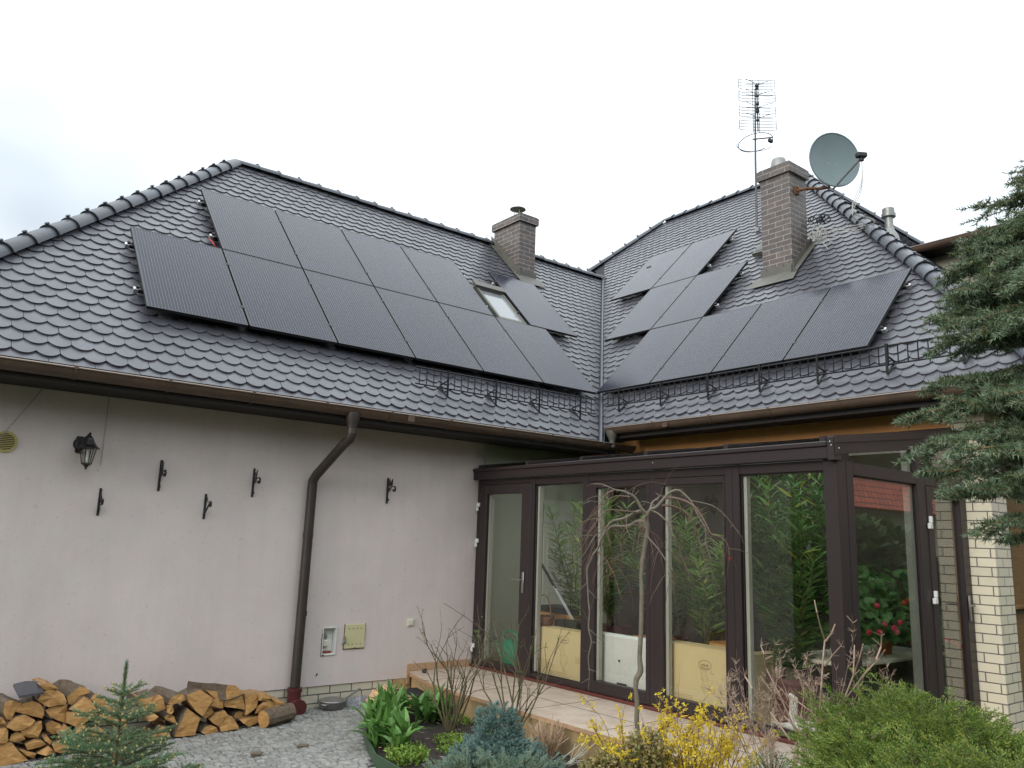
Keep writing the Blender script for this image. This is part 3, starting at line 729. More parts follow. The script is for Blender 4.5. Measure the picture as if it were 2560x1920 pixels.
# meter recess, hatch, switch etc.
mt=thing('meter_recess','open white metal box recessed in the wall right of the downpipe, rust on its rim','meter box',(4.01,8.0,.68))
g=MB()
bx0,bx1,bz0,bz1=3.945,4.085,.548,.808
g.box(bx0,bx0+.004,8.0,8.058,bz0,bz1);g.box(bx1-.004,bx1,8.0,8.058,bz0,bz1);g.box(bx0+.005,bx1-.005,8.0,8.058,bz0,bz0+.004);g.box(bx0+.005,bx1-.005,8.0,8.058,bz1-.004,bz1);g.box(bx0+.005,bx1-.005,8.054,8.058,bz0+.005,bz1-.005)
g.build('box',M['white'],mt)
g=MB()
for a in ((bx0-.012,bx0-.001,bz0-.012,bz1+.01),(bx1+.001,bx1+.01,bz0-.01,bz1+.01)): g.box(a[0],a[1],7.988,7.999,a[2],a[3])
g.box(bx0,bx1,7.988,7.999,bz1+.001,bz1+.01); g.box(bx0,bx1,7.988,7.999,bz0-.011,bz0-.001); g.build('rim',M['white'],mt)
g=MB(); g.box(bx0-.013,bx0-.011,7.9875,7.9995,bz0-.02,bz1-.05); g.box(bx0-.006,bx0+.02,7.986,7.9875,bz0-.012,bz0-.002); g.build('rust',M['rust'],mt)
g=MB(); g.bbox(3.955,4.06,8.01,8.05,.556,.575,.003); g.build('red_block',M['redwood'],mt)
g=MB(); g.bbox(3.965,4.02,8.015,8.05,.62,.69,.008); g.build('valve_body',M['switch'],mt); g=MB(); g.tube([(3.99,8.03,.69),(3.99,8.03,.755)],.01,8); g.tube([(3.975,8.03,.73),(4.01,8.03,.72)],.007,8); g.build('valve_pipe',M['steel'],mt,smooth=True)
hd=thing('utility_hatch','cream painted square metal hatch with punched holes and hanging padlock on the wall','hatch',(4.305,7.995,.71))
g=MB(); g.bbox(4.19,4.428,7.984,7.999,.592,.838,.002); g.build('door',M['creammetal'],hd)
for i in range(4):
    for z in (.635,.795):
        g=MB(); g.tube([(4.235+i*.048,7.9845,z),(4.235+i*.048,7.982,z)],.0055,10); g.build('hole',M['black'],hd)
g=MB(); g.box(4.184,4.189,7.99,7.9985,.585,.845); g.box(4.43,4.434,7.99,7.9985,.66,.845); g.box(4.18,4.43,7.99,7.9985,.584,.59); g.box(4.3,4.34,7.9825,7.984,.594,.598); g.build('rusty_edge',M['rust'],hd)
g=MB(); g.bbox(4.165,4.205,7.965,7.985,.645,.68,.008); g.tube([(4.173,7.975,.68),(4.173,7.975,.705),(4.185,7.975,.717),(4.197,7.975,.705),(4.197,7.975,.68)],.004,6); g.build('padlock',M['greymetal'],hd)
g=MB(); g.bbox(4.963,5.043,7.985,7.999,.79,.87,.004); s_=g.build('light_switch',M['switch']); tag(s_,'square ivory light switch on the stucco wall left of the glass door','switch')
g=MB(); g.bbox(4.973,5.033,7.977,7.9849,.803,.862,.004); WL[s_.name]=s_.location.copy(); g.build('rocker',M['switch'],s_)
g=MB(); g.bbox(4.723,4.805,8.001,8.011,.085,.168,.008); o=g.build('socket_cover',M['white']); tag(o,'white square cover plate on the cream brick plinth','cover plate')
WL[o.name]=o.location.copy(); g=MB(); g.tube([(4.766,8.0,.13),(4.766,7.9985,.13)],.005,10); g.build('screw',M['black'],o)
# plaster chips
g=MB(); g.prism([(3.89,7.9993,.335),(3.905,7.9993,.333),(3.915,7.9993,.35),(3.913,7.9993,.368),(3.9,7.9993,.355)],(0,-.0015,0)); g.build('plaster_chip',M['joint'],house); g=MB(); g.prism([(4.05,7.9993,.325),(4.056,7.9993,.327),(4.053,7.9993,.333)],(0,-.0015,0)); g.build('plaster_chip',M['joint'],house)
# ================================================================ CONSERVATORY
cons=thing('conservatory','dark brown framed glass conservatory in the corner between the two wings','conservatory',(5.9,5.6,.3))
XF=5.87
def fr(g,y0,y1,z0,z1,x0=XF,x1=XF+.07,b=.004,mi=0): g.bbox(x0,x1,min(y0,y1),max(y0,y1),z0,z1,b,mi)
g=MB()
fr(g,7.985,7.94,.33,2.49,XF,XF+.08)
fr(g,6.975,6.905,.33,2.49,XF-.004,XF+.08); fr(g,6.13,6.045,.33,2.49,XF-.002,XF+.08); fr(g,5.2,5.14,.33,2.49,XF-.002,XF+.08); fr(g,4.33,4.18,.33,2.49,XF-.004,XF+.08)
fr(g,7.94,6.975,2.43,2.49,XF,XF+.08); fr(g,6.905,6.13,2.405,2.49,XF,XF+.08); fr(g,6.045,4.33,2.405,2.49,XF,XF+.08); fr(g,4.18,3.38,2.405,2.49,XF,XF+.08)
fr(g,6.905,6.13,.335,.385,XF,XF+.08); fr(g,4.18,3.38,.335,.385,XF,XF+.08)
fr(g,3.39,3.27,.32,2.49,XF-.012,XF+.12)           # corner post
# return side frame (plane y=3.27)
YR=3.27
g.bbox(5.995,6.10,YR,YR+.08,.32,2.49,.004); g.bbox(7.17,7.33,YR-.002,YR+.08,.32,2.74,.004)
g.bbox(6.101,7.169,YR,YR+.08,2.38,2.48,.004); g.bbox(7.331,8.155,YR,YR+.08,2.38,2.48,.004); g.bbox(6.101,7.169,YR,YR+.08,.32,.40,.004)
g.bbox(8.10,8.155,YR-.001,YR+.08,.32,2.85,.004)
frm=g.build('frame',M['brown'],cons)
g=MB()
for y in (7.94,6.905,6.045,5.2,4.18): g.box(XF-.0035,XF-.0005,y-.003,y+.0,.34,2.47)
g.box(XF-.006,XF-.0042,6.938,6.941,.35,2.45);g.box(XF-.006,XF-.0042,4.25,4.253,.35,2.45)
g.build('seal',M['black'],cons)
# verge beam rising back to the wall + front gutter beam
g=MB()
g.prism([(5.80,YR-.03,2.52),(8.16,YR-.03,2.80),(8.16,YR-.03,2.955),(5.80,YR-.03,2.655)],(0,.07,0))
g.prism([(5.78,YR-.042,2.605),(8.16,YR-.042,2.905),(8.16,YR-.042,2.965),(5.78,YR-.042,2.665)],(0,.011,0))
g.build('verge_beam',M['brown'],cons)
g=MB(); g.bbox(5.80,5.869,3.31,7.999,2.49,2.585,.006); g.bbox(5.785,5.869,3.312,7.999,2.586,2.625,.006)
g.bbox(5.79,5.90,YR-.02,3.309,2.475,2.66,.004)
g.build('gutter_beam',M['brown'],cons)
for q in ((5.786,3.28,2.62),(5.786,3.27,2.59),(5.84,YR-.034,2.57),(5.799,5.1,2.55)):
    g=MB(); g.lathe([(0,-.004),(.004,-.004),(.004,.004),(0,.004)],q,8); g.build('screw_head',M['white'],cons)
# glazed roof
def zroof(x): return 2.64+(x-5.85)*(.32/2.35)
g=MB()
for y in (7.9,7.0,6.1,5.2,4.27,3.35):
    g.prism([(5.84,y,zroof(5.84)-.02),(8.19,y,zroof(8.19)-.02),(8.19,y,zroof(8.19)+.035),(5.84,y,zroof(5.84)+.035)],(0,.05,0))
g.bbox(8.13,8.195,3.35,7.95,zroof(8.13)-.03,zroof(8.13)+.05,.004)
g.build('rafters',M['brown'],cons)
ys=[3.4,4.27,5.2,6.1,7.0,7.9]
for a,b in zip(ys,ys[1:]):
    g=MB(); g.prism([(5.83,a+.052,zroof(5.83)+.012),(8.12,a+.052,zroof(8.12)+.012),(8.12,b-.002,zroof(8.12)+.012),(5.83,b-.002,zroof(5.83)+.012)],(0,0,.012)); g.build('roof_pane',M['roofglass'],cons)
g=MB(); g.bbox(5.835,5.99,3.2,7.98,.262+.045,.333,.004); g.bbox(6.0,8.15,YR-.03,YR+.1,.307,.32,.002)
g.build('sill',M['redsill'],cons)
# fixed windows and door leaves, front
def pane_y(parent,y0,y1,z0,z1,x=XF+.03):
    g=MB(); g.box(x,x+.006,min(y0,y1),max(y0,y1),z0,z1); return g.build('pane',M['glass'],parent)
def leaf(name,yl,yr,z0,z1,gl,gr,gz0,gz1,label=None,hinges=(),handle=None,fixed=False):
    g=MB(); x0,x1=XF-.006,XF+.06
    if fixed: x0,x1=XF+.02,XF+.03
    g.bbox(x0,x1,gl,yl,z0,z1,.005) if yl-gl>.004 else None
    g.bbox(x0,x1,yr,gr,z0,z1,.005) if gr-yr>.004 else None
    g.bbox(x0,x1,gr,gl,z0,gz0,.005) if gz0-z0>.004 else None
    g.bbox(x0,x1,gr,gl,gz1,z1,.005) if z1-gz1>.004 else None
    o=g.build(name,M['brown'],cons)
    if label:o['label']=label
    pane_y(o,gr,gl,gz0,gz1)
    g=MB(); g.box(XF+.037,XF+.085,gl-.034,gl-.002,gz0+.002,gz1-.002); g.build('spacer',M['seal'],o)
    for z in hinges:
        g=MB(); g.bbox(XF-.034,XF-.008,yl-.025,yl+.028,z-.0,z+.05,.005); g.bbox(XF-.034,XF-.008,yl+.004,yl+.034,z-.05,z-.002,.005); g.build('hinge',M['white'],o)
    if handle:
        y,z=handle; g=MB(); g.bbox(XF-.02,XF-.007,y-.018,y+.018,z-.14,z+.09,.007); g.tube([(XF-.015,y,z),(XF-.06,y,z),(XF-.065,y+.02,z),(XF-.065,y+.12,z+.002)],.009,10); g.build('handle',M['steel'],o,smooth=True)
    return o
leaf('door',7.938,6.978,.335,2.428,7.795,7.13,.41,2.315,'glazed door next to the stucco wall',(2.165,1.735,.52),(7.06,1.345))
leaf('window',6.903,6.132,.387,2.403,6.890,6.145,.400,2.390,fixed=True)
leaf('door',6.043,5.202,.337,2.403,5.935,5.25,.449,2.338,'door leaf with the white foam pack behind it')
leaf('door',5.138,4.332,.337,2.403,5.04,4.352,.449,2.338,'door leaf with the tan carton and chandelier behind it')
leaf('window',4.178,3.392,.387,2.403,4.165,3.405,.400,2.390,fixed=True)
# return side
g=MB(); g.box(6.101,7.169,YR+.03,YR+.036,.40,2.38); w1=MB(); 
def rwin(x0,x1,z0,z1):
    g=MB(); g.add([(a_,YR+.022,b_) for a_,b_ in ((x0,z0),(x1,z0),(x1,z1),(x0,z1),(x0+.012,z0+.012),(x1-.012,z0+.012),(x1-.012,z1-.012),(x0+.012,z1-.012))],[(0,1,5,4),(1,2,6,5),(2,3,7,6),(3,0,4,7)]); o=g.build('window',M['brown'],cons)
    g=MB(); g.box(x0+.012,x1-.012,YR+.03,YR+.036,z0,z1); g.build('pane',M['sideglass'],o)
    g=MB(); g.box(x1-.07,x1-.014,YR+.037,YR+.09,z0+.003,z1-.003); g.build('spacer',M['seal'],o); return o
rwin(6.102,7.168,.401,2.379)
def tri(x0,x1):
    zb=lambda x:2.52+(x-5.8)*(.28/2.36)
    g=MB(); g.prism([(x0,YR+.03,2.482),(x1,YR+.03,2.482),(x1,YR+.03,zb(x1)+.01),(x0,YR+.03,max(2.483,zb(x0)+.01))],(0,.006,0)); o=g.build('window',M['glass'],cons); o['label']='narrow sloped gable light above the transom'
    g=MB(); g.box(x1-.07,x1-.012,YR+.04,YR+.09,2.483,zb(x1)); g.build('spacer',M['seal'],o)
tri(6.101,7.169); tri(7.331,8.099)
g=MB(); dx0,dx1=7.335,8.098
g.bbox(dx0,dx0+.11,YR-.008,YR+.06,.325,2.378,.005); g.bbox(dx1-.10,dx1,YR-.008,YR+.06,.325,2.378,.005); g.bbox(dx0+.11,dx1-.10,YR-.008,YR+.06,.325,.45,.005); g.bbox(dx0+.11,dx1-.10,YR-.008,YR+.06,2.28,2.378,.005)
d2=g.build('door',M['brown'],cons); d2['label']='side door beside the cream brick pier'
g=MB(); g.box(dx0+.11,dx1-.10,YR+.03,YR+.036,.45,2.28); g.build('pane',M['sideglass'],d2)
for z in (2.0,1.36):
    g=MB(); g.bbox(dx0-.028,dx0+.03,YR-.036,YR-.01,z,z+.05,.005); g.bbox(dx0+.0,dx0+.034,YR-.036,YR-.01,z+.052,z+.11,.005); g.build('hinge',M['white'],d2)
g=MB(); g.bbox(8.02,8.056,YR-.024,YR-.009,1.19,1.42,.007); g.tube([(8.038,YR-.02,1.33),(8.038,YR-.06,1.33),(8.02,YR-.066,1.33),(7.93,YR-.066,1.335)],.009,10); g.build('handle',M['steel'],d2,smooth=True)
# interior floor, dark sheet added over the back wall to darken the room, plaster inner wall
g=MB(); g.box(5.99,8.19,3.3,7.99,.306,.312); g.build('floor',M['floorin'],cons)
g=MB(); g.box(8.185,8.1945,3.42,7.97,.312,2.9); g.build('added_dark_sheet',M['darksheet'],cons)
g=MB(); g.box(5.96,8.184,7.975,7.984,.312,2.93); g.build('plaster_lining',M['cream'],cons)
# interior door on the plaster wall
idr=thing('panelled_door','pale painted panelled door on the inner wall behind the second pane','door',(7.3,7.97,.31))
g=MB(); g.bbox(6.93,7.72,7.95,7.974,.313,2.31,.004); g.build('door_leaf',M['whitedoor'],idr)
g=MB()
for (a,b) in ((7.0,7.29),(7.36,7.65)):
    for (c,d) in ((.45,1.15),(1.3,2.15)):
        for (e,f_,h,i_) in ((a,b,c,c+.02),(a,b,d-.02,d),(a,a+.02,c+.02,d-.02),(b-.02,b,c+.02,d-.02)): g.bbox(e,f_,7.942,7.9499,h,i_,.002)
g.build('moulding',M['whitedoor'],idr)
# ceiling lantern indoors
ch=thing('hanging_lantern','dim wrought hanging lantern seen through the top of the fourth pane','lantern',(7.4,5.3,2.25))
g=MB(); g.tube([(7.4,5.3,2.75),(7.4,5.3,2.4)],.008,6); g.build('chain',M['black'],ch)
g=MB(); g.lathe([(.0,2.42),(.1,2.38),(.09,2.36),(.07,2.2),(.03,2.16),(0,2.13)],(7.4,5.3,0),6); g.build('shade',M['black'],ch)
# ================================================================ SOLAR PANELS
PW,PL,TH=1.0,1.6386,.035
e=Vector((1,0,0)); s_up=Vector((0,.70711,.70711))
def panel(org,u,v,label):
    """org bottom-left corner on the glass plane, u across, v up the slope"""
    n=u.cross(v).normalized()
    if n.z<0: n=-n
    root=thing('solar_panel',label,'solar panel',tuple(org),'all-black solar panels on the roofs')
    Mx=Matrix(((u.x,v.x,n.x,0),(u.y,v.y,n.y,0),(u.z,v.z,n.z,0),(0,0,0,1)))
    root.rotation_mode='QUATERNION'
    if u.cross(v).z<0: Mx=Matrix(((-u.x,v.x,n.x,0),(-u.y,v.y,n.y,0),(-u.z,v.z,n.z,0),(0,0,0,1))); flipx=True
    else: flipx=False
    root.rotation_quaternion=Mx.to_quaternion()
    return root,flipx
gf=MB(); f0=.011
gf.bbox(0,PW,0,f0,-TH,0,.001); gf.bbox(0,PW,PL-f0,PL,-TH,0,.001); gf.bbox(0,f0,f0,PL-f0,-TH,0,.001); gf.bbox(PW-f0,PW,f0,PL-f0,-TH,0,.001)
gc=MB(); gc.box(f0,PW-f0,f0,PL-f0,-.006,-.0015)
gb=MB(); gb.box(f0,PW-f0,f0,PL-f0,-.03,-.02)
def mesh_only(g,name,m):
    o=g.build(name,m); me=o.data; 
    for v in me.vertices: v.co+=o.location
    bpy.data.objects.remove(o); return me
ME_F=mesh_only(gf,'frame',M['black']); ME_C=mesh_only(gc,'cell_glass',M['solar']); ME_B=mesh_only(gb,'backsheet',M['black'])
gk=MB(); gk.bbox(-.02,.02,-.025,.025,-.003,.004,.001); ME_K=mesh_only(gk,'clamp',M['cardblack'])
def add_panel(org,u,v,label,clamps=()):
    r,fl=panel(org,u,v,label)
    for me,nm in ((ME_F,'frame'),(ME_C,'cell_glass'),(ME_B,'backsheet')):
        o=bpy.data.objects.new(nm,me); COL.objects.link(o); o.parent=r
        if fl: o.location=(-PW,0,0)
    for q in ((.22,.78) if clamps else ()):
        o=bpy.data.objects.new('clamp',ME_K); COL.objects.link(o); o.parent=r; o.location=(PW+.01,PL*q,0)
    return r
xL,yL,zL=1.854,8.0396,3.8906
ordn=['first','second','third','fourth','fifth','sixth']
for c in range(6): add_panel(Vector((xL+c*1.02,yL,zL)),e,s_up,'%s panel from the left in the lower row on the left roof'%ordn[c].capitalize(),c<5)
rs=PL+.02
for c in range(1,5): add_panel(Vector((xL+c*1.02,yL,zL))+s_up*rs,e,s_up,'%s panel from the left in the upper row on the left roof'%ordn[c-1].capitalize(),c<4)
add_panel(Vector((7.665,yL,zL))+s_up*(rs+.01),e,s_up,'lone panel between the skylight and the valley, in front of the chimney')
uR=Vector((0,-1,0)); vR=Vector((.70711,0,.70711)); oR=Vector((8.0782,8.1704,3.9388))
for c in range(4): add_panel(oR+uR*(c*1.02),uR,vR,'%s panel from the valley in the bottom row on the right roof'%ordn[c].capitalize(),c<3)
add_panel(oR+uR*(-1.02)+vR*rs,uR,vR,'left panel of the middle pair on the right roof',True)
add_panel(oR+vR*rs,uR,vR,'right panel of the middle pair on the right roof')
add_panel(oR+uR*(-2.04)+vR*2*rs,uR,vR,'left panel of the topmost pair on the right roof',True)
add_panel(oR+uR*(-1.02)+vR*2*rs,uR,vR,'right panel of the topmost pair on the right roof')
# rails with bright ends (top-level mounting rails, one per run)
def rail(p,u,length,label,v,ends=(1,1)):
    n=u.cross(v); 
    if n.z<0:n=-n
    root=thing('mounting_rail',label,'rail',tuple(p),'mounting rails under the solar panels')
    Mx=Matrix.Translation(p)@Matrix(((u.x,v.x,n.x,0),(u.y,v.y,n.y,0),(u.z,v.z,n.z,0),(0,0,0,1)))
    g=MB(); g.bbox(-.0,length,-.02,.02,-.078,-.037,.003,0,Mx)
    k=.5
    while k<length: g.bbox(k-.02,k+.02,-.03,.12,-.125,-.079,.003,0,Mx); k+=1.02
    g.build('profile',M['black'],root)
    for i,t in enumerate((0,length)):
        if not ends[i]: continue
        s=-1 if i==0 else 1
        g=MB(); a,b=sorted((t+s*.001,t+s*.05)); g.bbox(a,b,-.022,.022,-.082,-.033,.004,0,Mx); g.build('rail_end',M['alu'],root)
        g=MB(); a,b=sorted((t+s*.0,t+s*.028)); g.bbox(a,b,-.015,.015,-.032,-.004,.003,0,Mx); g.build('end_clamp',M['cardblack'],root)
def rails(org,u,v,n,lab,l_end=.0):
    for q,nm in ((.22,'lower'),(.78,'upper')):
        rail(org+v*(PL*q)-u*.03,u,n*1.02-.02+.06,nm+' mounting rail under '+lab,v)
P0=Vector((xL,yL,zL))
rails(P0,e,s_up,6,'the lower row of the left roof')
rails(P0+e*1.02+s_up*rs,e,s_up,4,'the upper row of the left roof')
rails(Vector((7.665,yL,zL))+s_up*(rs+.01),e,s_up,.98,'the lone panel by the skylight')
rails(oR,uR,vR,4,'the bottom row of the right roof')
rails(oR-uR*1.02+vR*rs,uR,vR,2,'the middle pair of the right roof')
rails(oR-uR*2.04+vR*2*rs,uR,vR,2,'the topmost pair of the right roof')
# connector cables hanging at panel ends
def cable(pts,r,m,label,group='panel cables'):
    g=MB(); 
    P=[Vector(p) for p in pts]; Q=[]
    for i in range(len(P)-1):
        p0=P[max(i-1,0)];p1=P[i];p2=P[i+1];p3=P[min(i+2,len(P)-1)]
        for t in (0,.25,.5,.75):
            Q.append(.5*((2*p1)+(-p0+p2)*t+(2*p0-5*p1+4*p2-p3)*t*t+(-p0+3*p1-3*p2+p3)*t**3))
    Q.append(P[-1]); g.tube(Q,r,6); o=g.build('cable',m,smooth=True); tag(o,label,'cable',group); return o
def rlp(x,y,h): return rl(x,y,h)
cable([rlp(2.80,9.55,.05),rlp(2.82,9.43,.07),rlp(2.86,9.40,.03),rlp(2.9,9.3,.05)],.008,M['redcable'],'red connector cable at the left end of the upper panel row')
cable([rlp(7.62,9.95,.07),rlp(7.57,9.88,.06),rlp(7.6,9.80,.04),rlp(7.66,9.76,.05)],.008,M['redcable'],'red connector cable between the skylight and the lone panel')
# ================================================================ SNOW GUARDS
def guard(foots,u,v,n_,u0,u1,label,axis):
    """ladder grid standing on the roof; u along, grid plane vertical"""
    base=Vector(foots[0]); root=thing('snow_guard',label,'snow guard',tuple(base),'snow guards above the gutters')
    up=Vector((0,0,1)); hz=Vector((0,1,0)) if axis=='x' else Vector((1,0,0))
    def P(s,h): return Vector(base)+u*s+up*(.118+h)
    g=MB()
    for h in (0,.195): g.tube([P(u0,h),P(u1,h)],.0095 if h else .0085,6)
    o=g.build('rail',M['guard'],root)
    g=MB(); k=u0+.05
    while k<u1-.02: g.tube([P(k,0),P(k,.195)],.0068,5); k+=.0985
    g.build('bars',M['guard'],root)
    for f in foots:
        g=MB(); f=Vector(f); s=(f-base).dot(u)
        def strip(a,b,t=.013):
            a,b=Vector(a),Vector(b); d=(b-a).normalized(); n=u.cross(d)*.003
            g.add([a-u*t-n,a+u*t-n,a+u*t+n,a-u*t+n,b-u*t-n,b+u*t-n,b+u*t+n,b-u*t+n],[(0,1,2,3),(4,7,6,5),(0,4,5,1),(1,5,6,2),(2,6,7,3),(3,7,4,0)])
        fo=f-hz*.014+up*.018; top=P(s,.215)-hz*.014; bk=f+hz*.15+up*.175
        strip(fo,top); strip(fo+hz*.004,bk,.012); strip(bk,P(s,.09)+hz*.012,.010); strip(bk,P(s,-.01)+hz*.012,.010)
        strip(top,top+hz*.035-up*.012)
        g.build('bracket',M['guard'],root)
fz=3.392
guard([(x,7.725,fz) for x in (5.165,5.885,6.59,7.318)],Vector((1,0,0)),None,None,-.44,2.46,'black ladder-like snow guard on the left roof above the gutter','x')
guard([(7.85,y,3.527) for y in (7.497,6.759,6.007,5.277,4.55,3.79,3.06)],Vector((0,-1,0)),None,None,-.27,5.0,'long black ladder-like snow guard on the right roof above the gutter','y')
# ================================================================ ANTENNA, DISH, CABLES
mb_=Vector((11.54,7.74,7.22))
an=thing('tv_antenna','tall wire grid television aerial on a pole behind the right chimney','aerial',tuple(mb_))
g=MB(); g.tube([mb_+Vector((0,0,-.05)),(11.55,7.735,8.6),(11.57,7.715,10.0)],[.02,.018,.013],8)
g.build('mast',M['wire'],an,smooth=True)
right=Vector((.78,-.626,0)); fwd=Vector((-.626,-.78,0)); top=Vector((11.57,7.715,10.0))
g=MB()
def AP(a,h,d=0): return top+right*a+Vector((0,0,h))+fwd*d
rows=[.13,.07,.01,-.05,-.12,-.18,-.24,-.30,-.42,-.48,-.54,-.60,-.68,-.74,-.80,-.86]
for h in rows:
    g.tube([AP(-.33,h,.10),AP(-.24,h+.03,0.02),AP(.24,h+.03,.02),AP(.33,h,.10)],.0062,4)
for a,b in ((.13,-.05),(-.12,-.30),(-.42,-.60),(-.68,-.86)):
    for s in (-.33,.33): g.tube([AP(s,a,.10),AP(s,b,.10)],.0062,4)
for s in (-.055,.055): g.tube([AP(s,.16,.02),AP(s,-.88,.02)],.0062,4)
g.build('reflector_grid',M['wire'],an)
for h in (-.01,-.215,-.46,-.67):
    g=MB()
    for s in (-1,1):
        for dz in (-.05,.05): g.tube([AP(0,h,.16),AP(s*.12,h+dz*.6,.2),AP(s*.24,h+dz,.24)],.006,4)
    g.build('bow_tie_dipole',M['wire'],an)
g=MB()
for h,r in ((.0,.03),(-.05,.025),(-.20,.022),(-.36,.028),(-.46,.022),(-.51,.028),(-.68,.024)): g.bbox(-r,r,-r,r,-.025,.025,.01,0,Matrix.Translation(AP(0,h,.1)))
g.tube([AP(0,.0,.1),AP(0,-.9,.1)],.012,6)
g.build('insulator',M['cardblack'],an)
g=MB(); P=[]
for i in range(25):
    a=math.pi*(.0+2*i/24*.86)+.2; P.append(AP(-.02+.30*math.cos(a),-1.06+.03*math.sin(a)*1.0+.03*math.cos(a),.3*math.sin(a)))
g.tube(P,.008,5)
P=[AP(-.05+.33*math.cos(math.pi*(1+i/14*.9)),-1.06-.08-.02*math.sin(i/14*math.pi),.25*math.sin(math.pi*(1+i/14*.9))+.1) for i in range(15)]
g.tube(P,.006,5); g.build('loop_dipole',M['wire'],an)
g=MB(); g.tube([AP(-.07,-1.0),AP(.22,-1.06,.2)],.012,6); g.bbox(-.05,.05,-.03,.03,-.03,.03,.01,0,Matrix.Translation(AP(.2,-1.1,.15))); g.build('boom',M['cardblack'],an)
g=MB(); g.bbox(-.03,.03,-.05,.03,-.04,.04,.006,0,Matrix.Translation(mb_+Vector((0,0,.05)))); g.bbox(-.05,.05,-.01,.01,-.01,.01,.003,0,Matrix.Translation(mb_+Vector((0,0,.5)))); g.build('mast_clamp',M['greymetal'],an)
ds=thing('satellite_dish','grey satellite dish on a bent arm fixed to the right chimney','satellite dish',(10.26,6.16,7.07))
g=MB(); g.tube([(10.22,6.15,7.06),(10.26,6.0,7.06),(10.42,5.86,7.06),(10.52,5.80,7.09),(10.54,5.79,7.2),(10.52,5.77,7.40)],.02,10); g.bbox(10.17,10.27,6.135,6.16,7.0,7.13,.004); g.build('arm',M['rust'],ds,smooth=True)
# dish oriented: centre and facing direction
dc=Vector((10.454,5.685,7.447)); 
face=Vector((-.52,-.80,-.02)).normalized()
# basis
upd=(Vector((0,0,1))-face*face.z).normalized(); sid=upd.cross(face).normalized()
R_=.41; g=MB(); vs=[];fs=[];rn=12;n=40
for q in (0,1):
    for i in range(rn+1):
        r=R_*i/rn
        for k in range(n):
            a=2*math.pi*k/n
            vs.append(dc+sid*(r*.93*math.cos(a))+upd*(r*math.sin(a)*1.02)+face*(.35*(r*r)-(.006 if q else 0)))
m=(rn+1)*n
for q in (0,1):
    for i in range(rn):
        for k in range(n): fs.append((q*m+i*n+k,q*m+i*n+(k+1)%n,q*m+(i+1)*n+(k+1)%n,q*m+(i+1)*n+k))
for k in range(n): fs.append((rn*n+k,rn*n+(k+1)%n,m+rn*n+(k+1)%n,m+rn*n+k))
g.add(vs,fs); g.build('reflector',M['dish'],ds,smooth=True)
rim=[dc+sid*(R_*.93*math.cos(a))+upd*(R_*1.02*math.sin(a))+face*(.35*R_*R_-.005) for a in [2*math.pi*k/40 for k in range(40)]]
g=MB(); g.tube(rim,.012,6,closed=True); g.build('rim',M['dish'],ds,smooth=True)
lnb=Vector((10.30,5.17,7.26))
g=MB(); a0=dc-upd*(R_*1.05)+face*.04; g.tube([a0-face*.06,lnb],.016,6); g.build('feed_arm',M['greymetal'],ds,smooth=True)
g=MB(); Ml=Matrix.Translation(lnb)@Matrix(((sid.x,face.x,upd.x,0),(sid.y,face.y,upd.y,0),(sid.z,face.z,upd.z,0),(0,0,0,1)))
g.bbox(-.075,.075,-.05,.04,.0,.075,.015,0,Ml); g.lathe([(.03,-.08),(.035,-.05)],tuple(lnb+upd*.03),12); g.build('receiver_head',M['cardblack'],ds)
g=MB()
for (a,b) in ((-.08,-.06),(.03,-.07),(.0,-.25),(.1,-.26)): g.lathe([(0,0),(.007,0),(.007,.004),(0,.004)],tuple(dc+sid*a+upd*b+face*.03),6)
g.build('bolt',M['alu'],ds)
l0=lnb
pz=Vector((10.62,5.98,6.45+ZC-.32))
for i,(dx,dz) in enumerate(((0,0),(.06,.04),(-.05,.02))):
    b=Vector(rr(10.5+dx,5.6-.3*i*.1,.05)); e_=Vector(rr(10.75,6.05,.10+dz))
    mid=Vector(rr(10.6+dx,5.15+.05*i,.06))
    cable([l0,l0+Vector((.02,.03,-.35-.05*i)),l0+Vector((-.15,.1,-.8-.04*i)),mid+Vector((0,0,.05)),mid+Vector((-.1,.25,.0)),e_],.0055,M['cable'],'white cable drooping from the dish receiver, %s of the three'%['rightmost','middle','leftmost'][i],'white dish cables')
g=MB()
for i in range(14):
    c=Vector(rr(10.62+RNG.normal(0,.04),6.02+RNG.normal(0,.05),.10+RNG.random()*.12)); ax=Vector((RNG.normal(),RNG.normal(),RNG.normal())).normalized(); o1=ax.orthogonal().normalized(); o2=ax.cross(o1)
    r=.05+RNG.random()*.07; g.tube([c+o1*(r*math.cos(t))+o2*(r*.6*math.sin(t)) for t in [2*math.pi*k/12 for k in range(12)]],.0055,5,closed=True)
for i in range(3):
    a=Vector(rr(10.55,6.0,.08)); b=Vector(rr(10.35+.12*i,5.75-.03*i,.04)); g.tube([a,(a+b)/2+Vector((0,0,.05)),b],.0055,5)
o=g.build('cable_bundle',M['cable'],smooth=True); tag(o,'tangle of white cables lying on the tiles beside the right chimney','cable bundle')
g=MB()
for i in range(9):
    c=Vector(rr(10.85+RNG.normal(0,.03),6.04+RNG.normal(0,.05),.2+RNG.random()*.12)); r=.05+RNG.random()*.04
    ax=Vector((RNG.normal(),RNG.normal(),RNG.normal())).normalized(); o1=ax.orthogonal().normalized(); o2=ax.cross(o1)
    g.tube([c+o1*(r*math.cos(t))+o2*(r*.6*math.sin(t)) for t in [2*math.pi*k/12 for k in range(12)]],.008,5,closed=True)
o=g.build('coiled_cable',M['cardblack'],smooth=True); tag(o,'black coiled cable on the tiles right behind the right chimney','cable')
